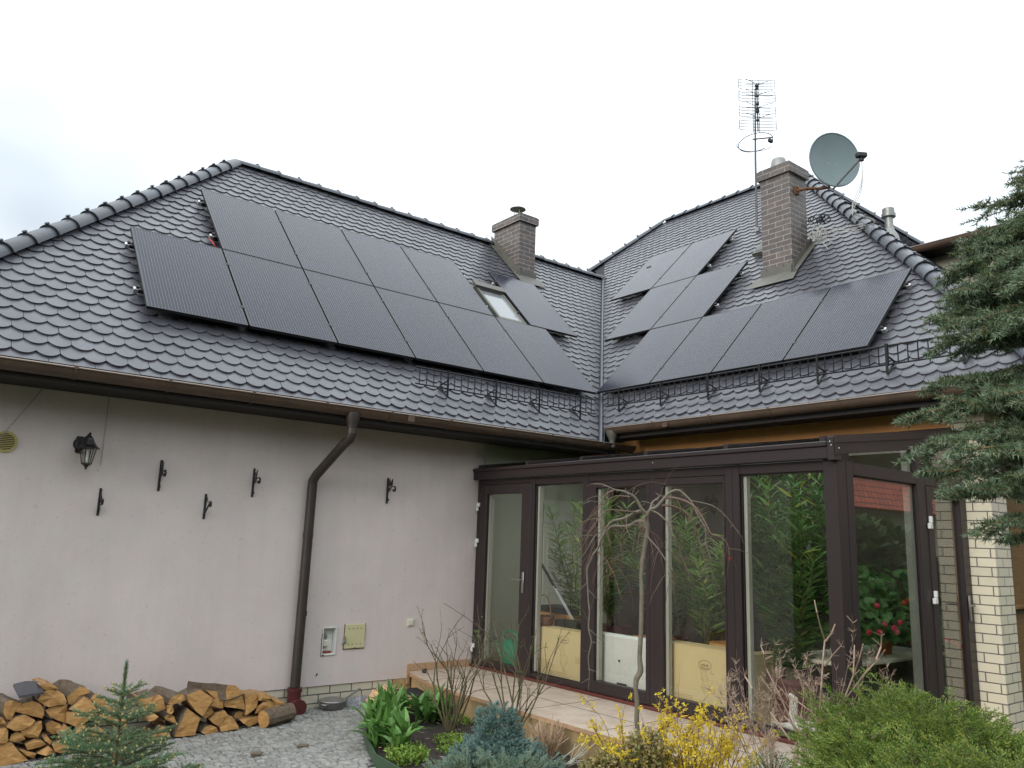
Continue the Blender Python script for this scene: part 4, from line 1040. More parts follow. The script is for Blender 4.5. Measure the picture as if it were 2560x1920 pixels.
# ================================================================ WALL ITEMS
ln=thing('wall_lantern','black six-sided carriage lantern on the stucco wall left of the iron brackets','lantern',(1.44,8,2.4))
lx,ly=1.475,7.84
g=MB(); g.lathe([(.0,-.012),(.05,-.012),(.055,0),(0,0.0)],(1.43,7.988,2.50),16,0,Matrix.Rotation(math.pi/2,4,'X')); g.bbox(1.395,1.465,7.975,7.998,2.42,2.57,.012)
g.tube([(1.43,7.98,2.46),(1.435,7.93,2.48),(1.45,7.88,2.55),(lx,ly,2.585)],[.02,.016,.012,.011],8); g.build('mount',M['black'],ln,smooth=True)
g=MB(); g.lathe([(.0,2.60),(.012,2.595),(.008,2.575),(.03,2.55),(.038,2.53),(.06,2.49),(.094,2.462),(.094,2.455),(.0,2.458)],(lx,ly,0),6); g.build('roof',M['black'],ln)
g=MB()
for k in range(6):
    a=k*math.pi/3; g.tube([(lx+.066*math.cos(a),ly+.066*math.sin(a),2.457),(lx+.04*math.cos(a),ly+.04*math.sin(a),2.325)],.0045,5)
g.lathe([(.042,2.327),(.045,2.32),(.02,2.30),(.01,2.285),(.013,2.275),(0,2.268)],(lx,ly,0),6); g.build('cage',M['black'],ln)
g=MB(); g.lathe([(.063,2.456),(.038,2.328)],(lx,ly,0),6,caps=False); g.build('glass',M['glass'],ln)
g=MB(); g.tube([(lx,ly,2.34),(lx,ly,2.37)],.012,8); g.tube([(lx,ly,2.37),(lx,ly,2.44)],.009,8); g.build('bulb',M['bulb'],ln)
# round vent
vn=thing('round_vent','round yellowed plastic vent grille at the left edge of the wall','vent',(.862,8,2.465))
g=MB(); Mr=Matrix.Rotation(math.pi/2,4,'X')
g.lathe([(.072,0),(.092,0),(.092,.012),(.072,.014)],(.862,8.0,2.465),32,0,Mr,caps=False); g.build('ring',M['ventyellow'],vn,smooth=True)
g=MB(); g.lathe([(0,.001),(.073,.001)],(.862,7.9995,2.465),32,0,Mr,caps=False); g.build('opening',M['black'],vn)
g=MB()
for k in range(9):
    z=-.062+k*.0155; wd=math.sqrt(.073**2-z*z); g.box(.862-wd,.862+wd,7.989,7.995,2.465+z-.004,2.465+z+.0035)
g.build('slat',M['ventyellow'],vn)
def chain(a,b,label,sag=0):
    a,b=Vector(a),Vector(b); n=int((b-a).length/.026); g=MB(); d=(b-a).normalized(); o1=d.orthogonal().normalized(); o2=d.cross(o1)
    for i in range(n):
        c=a.lerp(b,(i+.5)/n); q=o1 if i%2 else o2
        g.tube([c+d*(.0155*math.cos(t))+q*(.0065*math.sin(t)) for t in [2*math.pi*k/8 for k in range(8)]],.0019,4,closed=True)
    o=g.build('chain',M['greymetal']); tag(o,label,'chain'); return o
chain((1.08,7.97,2.957),(.80,7.93,2.46),'thin metal chain slanting down across the round vent')
chain((1.615,7.97,2.957),(1.616,7.97,2.33),'thin metal chain hanging straight beside the lantern')
def bar(g,pts,wd,t=.004):   # flat iron following pts in the YZ plane at x
    for a,b in zip(pts,pts[1:]):
        a,b=Vector(a),Vector(b); d=(b-a).normalized(); n=Vector((1,0,0)).cross(d)*t; X=Vector((wd/2,0,0))
        g.add([a-X-n,a+X-n,a+X+n,a-X+n,b-X-n,b+X-n,b+X+n,b-X+n],[(0,3,2,1),(4,5,6,7),(0,1,5,4),(1,2,6,5),(2,3,7,6),(3,0,4,7)])
def spiral(cx,cz,r,a0,turns,n=14): return [(cx+r*(1-.6*i/n)*math.cos(a0+turns*2*math.pi*i/n),cz+r*(1-.6*i/n)*math.sin(a0+turns*2*math.pi*i/n)) for i in range(n+1)]
def ibracket(x,zb,zt,kind,label):
    r=thing('wall_bracket',label,'bracket',(x,8,zb),'iron hanging-basket brackets on the wall')
    g=MB(); g.bbox(x-.011,x+.011,7.990,7.9995,zb,zt,.002); g.build('back_plate',M['black'],r)
    g=MB(); h=zt-zb; Y=lambda d,z:(x,7.99-d,z)
    if kind=='down': # straight strut rising to the right ; arm low
        p=[(0,zt-.04),(.10,zb+.12)]; bar(g,[Y(*q) for q in p],.014); bar(g,[Y(*q) for q in [(0,zb+.085),(.05,zb+.09),(.10,zb+.10)]],.008)
        bar(g,[Y(*q) for q in spiral(.105,zb+.125,.028,-1.6,.9)],.018); bar(g,[Y(*q) for q in spiral(.02,zb+.06,.022,1.5,.9)],.012)
    elif kind=='up':
        bar(g,[Y(0,zb+.05),Y(.13,zt-.09)],.014); bar(g,[Y(0,zt-.075),Y(.07,zt-.077),Y(.13,zt-.08)],.006); bar(g,[Y(*q) for q in spiral(.14,zt-.105,.03,1.6,-.9)],.018); bar(g,[Y(*q) for q in spiral(.02,zt-.045,.02,-1.5,.9)],.012); bar(g,[Y(*q) for q in spiral(.018,zb+.08,.018,1.5,.9)],.012)
    else:
        arc=[(.0+.14*(1-math.cos(t)),zb+.09+.10*math.sin(t)) for t in [math.pi/2*i/8 for i in range(9)]]
        bar(g,[Y(*q) for q in arc],.012); bar(g,[Y(*q) for q in spiral(.14,zb+.155,.036,1.6,-.8)],.018); bar(g,[Y(*q) for q in spiral(.02,zb+.045,.022,1.5,.9)],.012)
        bar(g,[Y(*q) for q in spiral(.06,zb+.15,.022,0,.9)],.006)
        bar(g,[Y(.012,zt-.03),Y(.03,zt-.09),Y(.02,zb+.12)],.005)
    g.build('scroll_arm',M['black'],r)
    if kind in ('bird','butterfly','leaf'):
        g=MB(); c=.065; zc=zt-.07
        if kind=='butterfly':
            sh=[[(0,0),(.018,.045),(.04,.055),(.042,.02)],[(0,0),(.042,.016),(.04,-.01),(.018,-.035)],[(0,0),(-.018,.05),(-.034,.065),(-.036,.02)],[(0,0),(-.036,.014),(-.03,-.015),(-.012,-.035)]]
        elif kind=='bird':
            sh=[[(-.02,-.03),(.0,-.05),(.012,-.01),(.02,.03),(.04,.045),(.022,.045),(.005,.04),(-.005,.01)],[(-.035,.03),(-.01,.02),(-.005,-.01),(-.02,.0)]]
        else:
            sh=[[(-.02,-.04),(-.005,.0),(-.012,.06),(-.03,.02)],[(0,-.03),(.014,.01),(.008,.045),(-.004,.0)]]
        for s_ in sh: g.prism([(x-.003,7.99-(c+a),zc+b) for a,b in s_],(.006,0,0))
        g.build({'butterfly':'butterfly_ornament','bird':'bird_ornament','leaf':'leaf_ornament'}[kind],M['black'],r)
ibracket(1.65,1.878,2.122,'down','small plain iron bracket under the hanging chain')
ibracket(2.142,2.128,2.42,'leaf','upper iron bracket with leaf shapes, second from the left')
ibracket(2.589,1.885,2.127,'up','lower iron bracket with a straight diagonal strut in the middle of the wall')
ibracket(3.046,2.124,2.413,'bird','iron bracket topped by a small bird, left of the downpipe')
ibracket(4.602,2.14,2.43,'butterfly','iron bracket topped by a butterfly, right of the downpipe')
# ================================================================ THINGS BY THE WALL
pan=thing('frying_pan','dirty steel pan with a glass lid standing on the setts by the plinth','pan',(4.02,7.86,.04))
c=(4.02,7.83); z0=.035
g=MB(); g.lathe([(0,z0),(.10,z0),(.125,z0+.02),(.14,z0+.075),(.144,z0+.078),(.138,z0+.07),(.12,z0+.025),(0,z0+.012)],(*c,0),32); g.build('body',M['greymetal'],pan,smooth=True)
g=MB(); g.lathe([(.144,z0+.08),(.14,z0+.088),(.09,z0+.103),(.02,z0+.11),(0,z0+.111)],(*c,0),32); g.build('lid',M['steel'],pan,smooth=True)
g=MB(); g.tube([(c[0]-.12,c[1]-.05,z0+.06),(c[0]-.16,c[1]-.09,z0+.065),(c[0]-.13,c[1]-.12,z0+.065),(c[0]-.09,c[1]-.10,z0+.06)],.007,8)
g.tube([(c[0]+.13,c[1]+.03,z0+.06),(c[0]+.24,c[1]+.07,z0+.10),(c[0]+.36,c[1]+.1,z0+.15)],[.012,.010,.013],8); g.build('handle',M['greymetal'],pan,smooth=True)
def cloth(cx,cy,z0,rx,ry,h,name,m,label,seed,rot=0):
    g=MB(); n=34; vs=[];fs=[]
    for i in range(n+1):
        for j in range(n+1):
            u=-1+2*i/n; v=-1+2*j/n
            r=min(1,math.hypot(u,v)); 
            N=mathutils.noise.noise
            zz=h*(1-r**2.2)*(.75+.6*N(Vector((u*2+seed,v*2,0))))+.028*abs(N(Vector((u*5+seed,v*5,2))))*2+.014*N(Vector((u*12,v*12+seed,4)))
            s=1+.18*N(Vector((u*1.5,v*1.5,seed)))
            x_=u*rx*s; y_=v*ry*s
            vs.append((cx+x_*math.cos(rot)-y_*math.sin(rot),cy+x_*math.sin(rot)+y_*math.cos(rot),z0+max(.004,zz)))
    for i in range(n):
        for j in range(n):
            u=-1+2*(i+.5)/n; v=-1+2*(j+.5)/n
            if math.hypot(u,v)<1.03+.08*mathutils.noise.noise(Vector((u*4,v*4,seed))): fs.append((i*(n+1)+j,(i+1)*(n+1)+j,(i+1)*(n+1)+j+1,i*(n+1)+j+1))
    g.add(vs,fs); o=g.build(name,m,smooth=True); tag(o,label,'cloth'); return o
cloth(4.56,7.80,.045,.19,.12,.15,'rag',M['fabric_pink'],'crumpled pink and yellow cloth heaped against the plinth',3.1)
cloth(4.32,7.86,.04,.17,.10,.07,'rag',M['fabric_grey'],'grey crumpled rag under the pink cloth',8.3,.3)
g=MB(); g.bbox(4.42,5.0,7.42,7.92,.045,.06,.004); o=g.build('doormat',M['rubber']); tag(o,'black mat on the setts below the terrace step','mat')
g=MB(); g.bbox(4.70,4.98,7.22,7.74,.1665,.178,.003); o=g.build('doormat',M['rubber']); tag(o,'small dark mat lying on the granite step','mat')
g=MB(); g.bbox(5.09,5.13,7.80,7.84,.306,.35,.004); o=g.build('post_stub',M['brown']); tag(o,'small brown square stub standing on the terrace corner','post stub')
for i,(px,py,lab) in enumerate(((640,1890,'flake of bark on the setts, nearer the bottom edge'),(755,1870,'flake of bark on the setts, nearer the flower bed'))):
    p=on(px,py,(0,0,1),.0); g=MB(); g.prism([(p.x-.05,p.y-.02,p.z+.012),(p.x+.03,p.y-.03,p.z+.01),(p.x+.06,p.y,p.z+.014),(p.x+.01,p.y+.03,p.z+.018),(p.x-.04,p.y+.02,p.z+.012)],(0,0,.012)); o=g.build('bark_flake',M['bark']); tag(o,lab,'bark')
# plastic edging along the bed
g=MB(); pts=[(3.38,4.4),(3.36,5.4),(3.40,5.85),(3.60,6.35),(3.87,6.9),(4.1,7.25)]
for (a,b) in zip(pts,pts[1:]): g.prism([(a[0],a[1],-.05),(b[0],b[1],-.05),(b[0],b[1],.105),(a[0],a[1],.105)],(.012,-.006,0))
o=g.build('bed_edging',M['edging']); tag(o,'curved green plastic strip edging the flower bed','edging')
# ================================================================ FIREWOOD
z1=lambda q:(q[0]*.1899,1660+q[1]*.1899)
z2=lambda q:(360+q[0]*.1899,1660+q[1]*.1899)
LOGS=[
(z1,[(170,480),(300,510),(190,640),(150,740),(80,725),(40,640),(60,520),(110,470)],'l','bark-topped log at the far left end, below the grey roof tile'),
(z1,[(205,630),(250,560),(330,510),(430,485),(520,510),(575,580),(585,660),(560,720),(400,680)],'b','half-round honey log right below the grey roof tile'),
(z1,[(490,480),(530,410),(580,360),(660,325),(760,340),(840,400),(875,480),(860,530),(760,545),(640,570),(560,530)],'b','pale half-round log touching the right edge of the grey roof tile'),
(z1,[(520,280),(620,245),(720,280),(780,330),(700,335),(590,350)],'u','reddish split log peeping out behind the grey roof tile'),
(z1,[(880,440),(940,380),(1050,300),(1130,300),(1190,370),(1130,410),(1020,480),(960,540),(900,530)],'l','topmost log left of the small spruce, with mossy grey bark'),
(z1,[(590,610),(700,560),(885,535),(890,650),(870,780),(750,740),(650,690)],'b','squarish split log under the pale half-round one'),
(z1,[(900,600),(1000,520),(1110,430),(1200,480),(1290,630),(1150,635),(1000,620)],'b','pointed roof-shaped log touching the spruce on its left'),
(z1,[(880,640),(1000,630),(1300,650),(1150,760),(1000,830),(880,780)],'b','long flat dark log wedge left of the spruce'),
(z1,[(80,830),(220,700),(330,670),(470,750),(400,820),(270,880),(180,880)],'b','brown diamond-shaped log in the middle of the left stack'),
(z1,[(270,890),(400,800),(550,750),(560,850),(500,960),(380,980),(290,950)],'b','log with a bright upper split edge, third layer of the left stack'),
(z1,[(-60,690),(60,740),(70,780),(0,800),(-60,800)],'b','thin log cut by the left picture edge, upper one'),
(z1,[(-60,860),(90,845),(110,880),(105,1020),(60,1045),(-60,1040)],'b','pale blocky log cut by the left picture edge'),
(z1,[(120,1010),(150,930),(230,885),(290,920),(340,990),(300,1010),(200,1030)],'b','small pale wedge right of the blocky left-edge log'),
(z1,[(600,790),(680,740),(780,780),(830,840),(760,920),(690,930),(620,880)],'l','small dark round log with bark in the left stack'),
(z1,[(750,910),(860,800),(930,850),(1000,990),(880,1010)],'b','pale triangular log right of the small round dark one'),
(z1,[(330,1060),(450,990),(560,1010),(620,1060),(520,1100),(360,1130)],'b','flat orange-brown wedge, second layer from the ground at left'),
(z1,[(-80,1040),(150,1030),(250,1150),(380,1270),(250,1300),(-80,1370)],'b','large dull brown log at the bottom left corner'),
(z1,[(250,1120),(330,1140),(480,1180),(450,1250),(330,1220)],'b','small reddish wedge on the ground beside the large corner log'),
(z1,[(490,1180),(640,1080),(700,1130),(740,1180),(600,1200)],'b','low orange wedge resting on the setts left of the spruce'),
(z1,[(680,1060),(800,1000),(880,1080),(900,1150),(800,1180),(720,1150)],'b','orange lump of wood half hidden by the spruce lower branches'),
(z1,[(560,960),(620,950),(680,1020),(660,1060),(590,1010)],'b','tiny triangular log in the gap of the second layer'),
(z1,[(1190,460),(1250,390),(1330,410),(1400,480),(1380,560),(1280,560)],'l','dark barked log just behind the spruce top'),
(z1,[(1220,740),(1330,670),(1480,690),(1480,760),(1300,800)],'b','bright orange split log seen between spruce branches'),
(z1,[(1010,830),(1110,760),(1130,850),(1080,900),(990,920)],'b','small brown wedge below the long flat one'),
(z1,[(1340,560),(1450,540),(1480,600),(1400,640)],'b','pinkish sliver of wood behind the spruce trunk'),
(z1,[(880,1000),(980,1020),(1010,1120),(930,1180),(870,1100)],'b','brown block behind the left spruce branches'),
(z1,[(1120,860),(1300,820),(1400,900),(1350,1000),(1150,1010)],'b','log deep behind the spruce, middle layer'),
(z1,[(1450,650),(1600,640),(1680,740),(1660,860),(1500,860)],'b','log directly behind the spruce trunk'),
(z1,[(1060,1050),(1250,1020),(1420,1050),(1400,1170),(1100,1180)],'b','bottom log hidden behind the spruce skirt'),
(z2,[(-90,540),(-80,440),(20,460),(110,430),(200,400),(250,440),(290,590),(200,630),(60,615),(-60,570)],'u','big chunky log with a bright orange end, right of the spruce top'),
(z2,[(310,530),(350,450),(430,400),(520,400),(580,460),(480,500),(380,530)],'l','thin curved log with thick bark, between two big pale ones'),
(z2,[(560,410),(740,335),(900,440),(890,500),(770,690),(700,640),(580,480)],'b','large kite-shaped log with dark cracks, top layer'),
(z2,[(820,350),(1020,365),(1050,430),(1045,585),(990,580),(860,540),(900,440)],'b','pale log with squared right edge, top layer'),
(z2,[(1090,270),(1200,280),(1320,385),(1090,480),(1080,360)],'L','highest log of the right stack, lying with its bark toward the left'),
(z2,[(1055,490),(1180,460),(1300,425),(1350,590),(1330,605),(1200,580),(1060,565)],'b','flat orange wedge directly under the highest log'),
(z2,[(1320,385),(1520,395),(1530,430),(1480,570),(1400,640),(1330,680),(1340,540)],'b','quarter-round log with a pale bark rim, right of the orange wedge'),
(z2,[(1460,660),(1490,560),(1570,500),(1680,490),(1770,520),(1700,590),(1560,630)],'b','half-moon log resting on the round barked trunk piece'),
(z2,[(1240,720),(1280,690),(1400,700),(1550,680),(1550,740),(1480,790),(1380,830),(1300,780)],'b','low orange wedge left of the round barked trunk piece'),
(z2,[(1170,700),(1200,640),(1260,615),(1310,640),(1325,715),(1240,715)],'l','small half-round log beneath the flat orange wedge'),
(z2,[(1060,740),(1110,680),(1160,690),(1250,820),(1240,850),(1010,890),(1000,840)],'b','greenish grey split log on the ground with a sharp left edge'),
(z2,[(870,740),(950,650),(1060,610),(1108,678),(1050,740),(1000,830),(920,790)],'b','grey weathered log leaning on the greenish one'),
(z2,[(750,900),(800,830),(880,800),(950,830),(980,890),(900,915),(800,925)],'l','low round grey log on the ground in the middle of the right stack'),
(z2,[(580,585),(750,710),(720,780),(670,935),(520,960),(400,965),(440,860),(500,720)],'b','biggest split log on the ground, slanted top, right of the spruce'),
(z2,[(270,690),(320,650),(400,690),(430,790),(350,770),(270,720)],'l','orange half log behind the right spruce branches'),
(z2,[(120,1000),(170,910),(260,870),(330,900),(350,960),(260,1005),(170,1015)],'b','orange half-moon log on the ground right of the spruce'),
(z2,[(180,880),(250,820),(310,840),(320,870),(240,872)],'b','brown wedge on top of the orange half-moon log'),
(z2,[(770,690),(830,560),(890,570),(930,640),(880,680),(800,725)],'l','small brown log under the kite-shaped one'),
(z2,[(50,700),(130,650),(190,690),(130,740),(60,760)],'b','small brown log end right behind the spruce'),
(z2,[(1510,400),(1600,375),(1670,460),(1560,490),(1515,480)],'b','grey barked log at the back against the wall'),
(z2,[(1690,470),(1750,455),(1790,500),(1850,500),(1850,540),(1740,550)],'b','reddish scrap of wood behind the round barked trunk piece'),
(z2,[(300,560),(370,540),(400,620),(360,660),(300,640)],'b','dark upright piece under the thin curved log'),
]
def in_arc(poly):
    n=len(poly); mats=[]
    L_=[(Vector(poly[(i+1)%n])-Vector(poly[i])).length for i in range(n)]
    return L_
for li,(zf,poly,dr,lab) in enumerate(LOGS):
    yp=7.56+RNG.normal(0,.015)+(.04 if dr in 'lL' else 0)
    if lab.startswith('highest'): yp=7.52
    P=[atY(*zf(q),yp) for q in poly]
    # slight depth relief of the split end
    c=sum(P,Vector())/len(P)
    for p in P:
        s=p-c; p.x=c.x+s.x*.985; p.z=c.z+s.z*.985; p.y+=RNG.normal(0,.008)
    dv={'b':Vector((RNG.normal(0,.03),.33,RNG.normal(0,.01))),'l':Vector((-.10,.31,.03)),'L':Vector((-.30,.16,.03)),'u':Vector((-.02,.32,.0))}[dr]
    if c.z<.12: dv.z=abs(dv.z)
    n=len(P); g=MB()
    # front face as fan with a jittered centre, then rings backward
    rings=[P]; K=4
    for k in range(1,K+1):
        f=1-.04*k/K
        rings.append([c+(p-c)*f+dv*(k/K)+Vector((RNG.normal(0,.003),0,RNG.normal(0,.003))) for p in P])
    vs=[c+Vector((RNG.normal(0,.01),-.006,RNG.normal(0,.01)))]+[v for r in rings for v in r]
    edge=[(P[(i+1)%n]-P[i]).length for i in range(n)]; med=sorted(edge)[n//2]
    fs=[];mi=[]
    for i in range(n): g_=(0,1+i,1+(i+1)%n); fs.append(g_); mi.append(0)
    for k in range(K):
        for i in range(n):
            j=(i+1)%n; fs.append((1+k*n+i,1+(k+1)*n+i,1+(k+1)*n+j,1+k*n+j))
            upn=(P[i].z+P[j].z)/2>c.z
            bark=(dr in 'lL') or (edge[i]<=med*1.05 and n>=7)
            mi.append(2 if bark else 1)
    fs.append(tuple(1+K*n+i for i in range(n))); mi.append(0)
    g.v=[tuple(v) for v in vs]; g.f=fs; g.m=mi
    o=g.build('firewood_log',[M['woodend'],M['woodside'],M['bark']])
    tag(o,lab,'log','split firewood logs stacked along the wall')
# round trunk piece lying along the wall
a=atY(360+1570*.1899,1660+745*.1899,7.50); b=atY(360+1930*.1899,1660+640*.1899,7.60)
g=MB(); n=22; d=(b-a)
ax=d.normalized(); o1=ax.orthogonal().normalized(); o2=ax.cross(o1); vs=[];fs=[];mi=[]
K=10
for k in range(K+1):
    for i in range(n):
        t=2*math.pi*i/n; r=.078*(1+.10*mathutils.noise.noise(Vector((math.cos(t)*2.4,math.sin(t)*2.4,k*.25)))+.05*mathutils.noise.noise(Vector((math.cos(t)*7,math.sin(t)*7,k*.8))))
        vs.append(a+d*(k/K)+(o1*math.cos(t)+o2*math.sin(t))*r+Vector((0,0,.01)))
for k in range(K):
    for i in range(n): fs.append((k*n+i,k*n+(i+1)%n,(k+1)*n+(i+1)%n,(k+1)*n+i)); mi.append(1)
fs.append(tuple(range(n)));mi.append(0); fs.append(tuple(K*n+i for i in range(n)));mi.append(0)
g.v=[tuple(v) for v in vs];g.f=fs;g.m=mi
o=g.build('firewood_log',[M['woodend'],M['bark']]); tag(o,'whole round log with rough bark lying lengthwise at the right end','log','split firewood logs stacked along the wall')
# grey roof tile on the pile
g=MB(); A=[atY(*z1(q),y_) for q,y_ in (((255,420),7.50),((580,365),7.50),((500,225),7.72),((175,262),7.72))]
A=[p+Vector((0,0,.0)) for p in A]
mid=[(A[0]+A[1])/2+Vector((0,0,-.0)),(A[2]+A[3])/2+Vector((0,0,.012))]
poly=[A[0],mid[0],A[1],A[2],mid[1],A[3]]
g.add(poly+[p+Vector((0,0,-.018)) for p in poly],[(0,1,4,5),(1,2,3,4),(6,7,10,11)[::-1],(7,8,9,10)[::-1],(0,6,7,1),(1,7,8,2),(2,8,9,3),(3,9,10,4),(4,10,11,5),(5,11,6,0)])
o=g.build('loose_roof_tile',M['tile']); tag(o,'loose grey roof tile lying on top of the left logs','roof tile')
# ================================================================ INSIDE THE CONSERVATORY
def text_mesh(s,size,origin,name,m,parent,bold=0):
    """letters lying on a plane facing -X; reading direction is -Y"""
    cu=bpy.data.curves.new('t','FONT'); cu.body=s; cu.size=size; cu.align_x='CENTER'; cu.align_y='CENTER'; cu.extrude=.0004; cu.offset=bold; cu.resolution_u=3
    to=bpy.data.objects.new('t',cu); COL.objects.link(to); dg=bpy.context.evaluated_depsgraph_get(); me=bpy.data.meshes.new_from_object(to.evaluated_get(dg)); bpy.data.objects.remove(to)
    R_=Matrix(((0,0,-1,0),(-1,0,0,0),(0,1,0,0),(0,0,0,1)))
    me.transform(Matrix.Translation(Vector(origin)-wl(parent))@R_); me.materials.clear(); me.materials.append(m)
    o=bpy.data.objects.new(name,me); COL.objects.link(o); o.parent=parent; return o
def carton(x,y0,y1,z1,depth,label,oval,chair,cs=1.0,lines=None):
    r=thing('carton',label,'carton',(x,(y0+y1)/2,.312),'tan furniture cartons leaning inside the panes')
    g=MB(); g.bbox(x,x+depth,min(y0,y1),max(y0,y1),.313,z1,.006); g.box(x-.0015,x+depth+.001,min(y0,y1)+.01,max(y0,y1)-.01,z1,z1+.001); g.build('box',M['card'],r)
    g=MB(); g.box(x+depth*.45,x+depth*.55,min(y0,y1)+.005,max(y0,y1)-.005,z1+.0012,z1+.0022); g.build('top_seam',M['cardprint2'],r)
    if oval:
        oy,oz=oval; text_mesh('Jutlandia',.024*cs,(x-.0015,oy,oz),'lettering',M['cardprint'],r,.0004)
        g=MB()
        for k,(a,b) in enumerate(((.070,.042),(.064,.037))):
            g.tube([(x-.001,oy+a*cs*math.cos(t),oz+b*cs*math.sin(t)) for t in [2*math.pi*i/36 for i in range(36)]],.0009,4,closed=True)
        for dy in range(9): g.box(x-.0016,x-.0004,oy-.045*cs+dy*.0105*cs,oy-.045*cs+dy*.0105*cs+.006,oz-.028*cs,oz-.022*cs)
        g.build('oval_emblem',M['cardprint'],r)
    if chair:
        cy,cz=chair; g=MB()
        def ln_(a,b,w=.0013): g.tube([(x-.001,cy-a[0]*cs,cz+a[1]*cs),(x-.001,cy-b[0]*cs,cz+b[1]*cs)],w,4)
        ln_((-.05,.13),(-.02,-.01));ln_((.0,.15),(.04,.01));ln_((-.05,.13),(.0,.15));ln_((-.02,-.01),(.075,-.02));ln_((-.045,-.03),(.05,-.045));ln_((-.02,-.01),(-.045,-.03));ln_((.075,-.02),(.05,-.045))
        for k in range(9): t=k/9; ln_((-.05+.03*t,.13-.14*t),(.0+.04*t,.15-.14*t),.0008)
        ln_((-.03,-.03),(.05,-.14));ln_((.06,-.04),(-.01,-.15));ln_((-.04,-.03),(.03,-.15));ln_((.02,-.1),(.07,-.12));ln_((-.06,.03),(.0,.03));ln_((.03,.04),(.085,.03)); ln_((.085,.03),(.06,-.02))
        g.build('chair_drawing',M['cardprint2'],r)
    if lines:
        g=MB()
        for (ly0,lz0,w_,n_) in lines:
            for k in range(n_):
                ww=w_*(.7+.3*RNG.random()); yy=ly0
                while yy>ly0-ww: 
                    s_=.008+.02*RNG.random(); g.box(x-.0014,x-.0003,yy-s_,yy,lz0-k*.016,lz0-k*.016+.006); yy-=s_+.005
        g.build('small_print',M['cardprint2'],r)
    return r
carton(5.99,7.04,6.15,.862,.17,'tan carton with an oval emblem behind the second pane, basket on top',(6.50,.76),(6.52,.57),1.0,[(6.95,.52,.30,11),(6.72,.42,.32,4),(6.33,.60,.08,4)])
carton(5.99,5.125,4.36,.905,.19,'tan carton with an oval emblem behind the fourth pane',(4.665,.755),(4.67,.60),1.0,[(5.05,.47,.3,6)])
carton(6.06,4.31,4.19,.90,.32,'narrow end of a tan carton behind the left edge of the fifth pane',None,None)
fm=thing('foam_pack','white foam slab wrapped in clear film standing behind the third pane','foam pack',(6.0,5.6,.312))
g=MB(); g.bbox(6.0,6.10,5.24,6.02,.313,.895,.02); g.build('foam',M['foam'],fm)
g=MB(); nn=20; vs=[];fs=[]
for i in range(nn+1):
    for j in range(nn+1):
        y=5.24+.78*i/nn; z=.32+.58*j/nn; vs.append((5.993-.006*abs(mathutils.noise.noise(Vector((y*9,z*5,1)))),y,z))
for i in range(nn):
    for j in range(nn): fs.append((i*(nn+1)+j,(i+1)*(nn+1)+j,(i+1)*(nn+1)+j+1,i*(nn+1)+j+1))
mfilm=glassmat('cling_film',(.95,.95,.95),1.5,.12)
g.add(vs,fs); g.build('film',mfilm,fm,smooth=True)
g=MB(); g.bbox(5.984,5.99,5.60,5.73,.43,.452,.002,0); g.bbox(5.984,5.99,5.69,5.715,.645,.665,.003,0); g.build('dark_mark',M['black'],fm)
wc=thing('watering_can','translucent green plastic watering can behind the glass door','watering can',(6.12,7.6,.313))
g=MB(); prof=[(.0,.315),(.105,.315),(.115,.33),(.118,.45),(.11,.60),(.07,.635),(.055,.64),(.05,.635),(.0,.60)]
vs=[];n=28
for r,z in prof:
    for k in range(n):
        a=2*math.pi*k/n; ca,sa=math.cos(a),math.sin(a); e_=.75
        vs.append((6.12+r*.72*math.copysign(abs(ca)**e_,ca),7.55+r*1.28*math.copysign(abs(sa)**e_,sa),z))
fs=[(i*n+k,i*n+(k+1)%n,(i+1)*n+(k+1)%n,(i+1)*n+k) for i in range(len(prof)-1) for k in range(n)]
g.add(vs,fs); g.build('body',M['can'],wc,smooth=True)
g=MB(); g.tube([(6.12,7.68,.60),(6.12,7.70,.67),(6.12,7.66,.72),(6.12,7.55,.735),(6.12,7.46,.715),(6.12,7.42,.64),(6.12,7.415,.55)],.014,10); g.build('handle',M['can'],wc,smooth=True)
g=MB(); g.tube([(6.12,7.66,.37),(6.10,7.76,.50),(6.08,7.80,.60)],[.025,.02,.018],10); g.lathe([(.018,-.01),(.045,.02),(.0,.03)],(6.07,7.815,.62),14); g.build('spout',M['can'],wc,smooth=True)
bk=thing('wicker_basket','small brown wicker basket with hoop handle on the carton','basket',(6.1,6.98,.865))
g=MB(); prof=[(.0,.866),(.095,.866),(.11,.90),(.125,.955),(.13,.965),(.12,.965),(.105,.90),(.0,.88)]
g.lathe(prof,(6.09,6.96,0),26)
for z,r in ((.885,.107),(.905,.113),(.925,.119),(.945,.124)): g.tube([(6.09+r*math.cos(t),6.96+r*math.sin(t),z) for t in [2*math.pi*i/26 for i in range(26)]],.006,5,closed=True)
g.build('bowl',M['wicker'],bk,smooth=True)
g=MB(); g.tube([(6.09,6.96+.125*math.cos(t),.96+.23*math.sin(t)) for t in [math.pi*i/14 for i in range(15)]],.006,6); g.build('handle',M['wicker'],bk,smooth=True)
g=MB()
for i in range(7): g.lathe([(0,0),(.03,.012),(.0,.03)],(6.05+.08*RNG.random(),6.9+.12*RNG.random(),.945),7)
g.build('contents',M['cardblack'],bk)
cr_=thing('storage_crate','orange sided crate with a dark lid behind the basket','crate',(6.5,7.2,.313))
g=MB(); g.bbox(6.40,6.75,6.85,7.48,.313,.97,.006); g.build('box',M['crate'],cr_)
g=MB(); g.bbox(6.38,6.77,6.83,7.50,.972,1.03,.006); g.build('lid',M['cardblack'],cr_)
g=MB(); g.bbox(6.2,6.36,6.55,6.9,.313,.93,.01); o=g.build('dark_tub',M['cardblack']); tag(o,'dark plastic tub behind the second pane, right of the orange crate','tub')
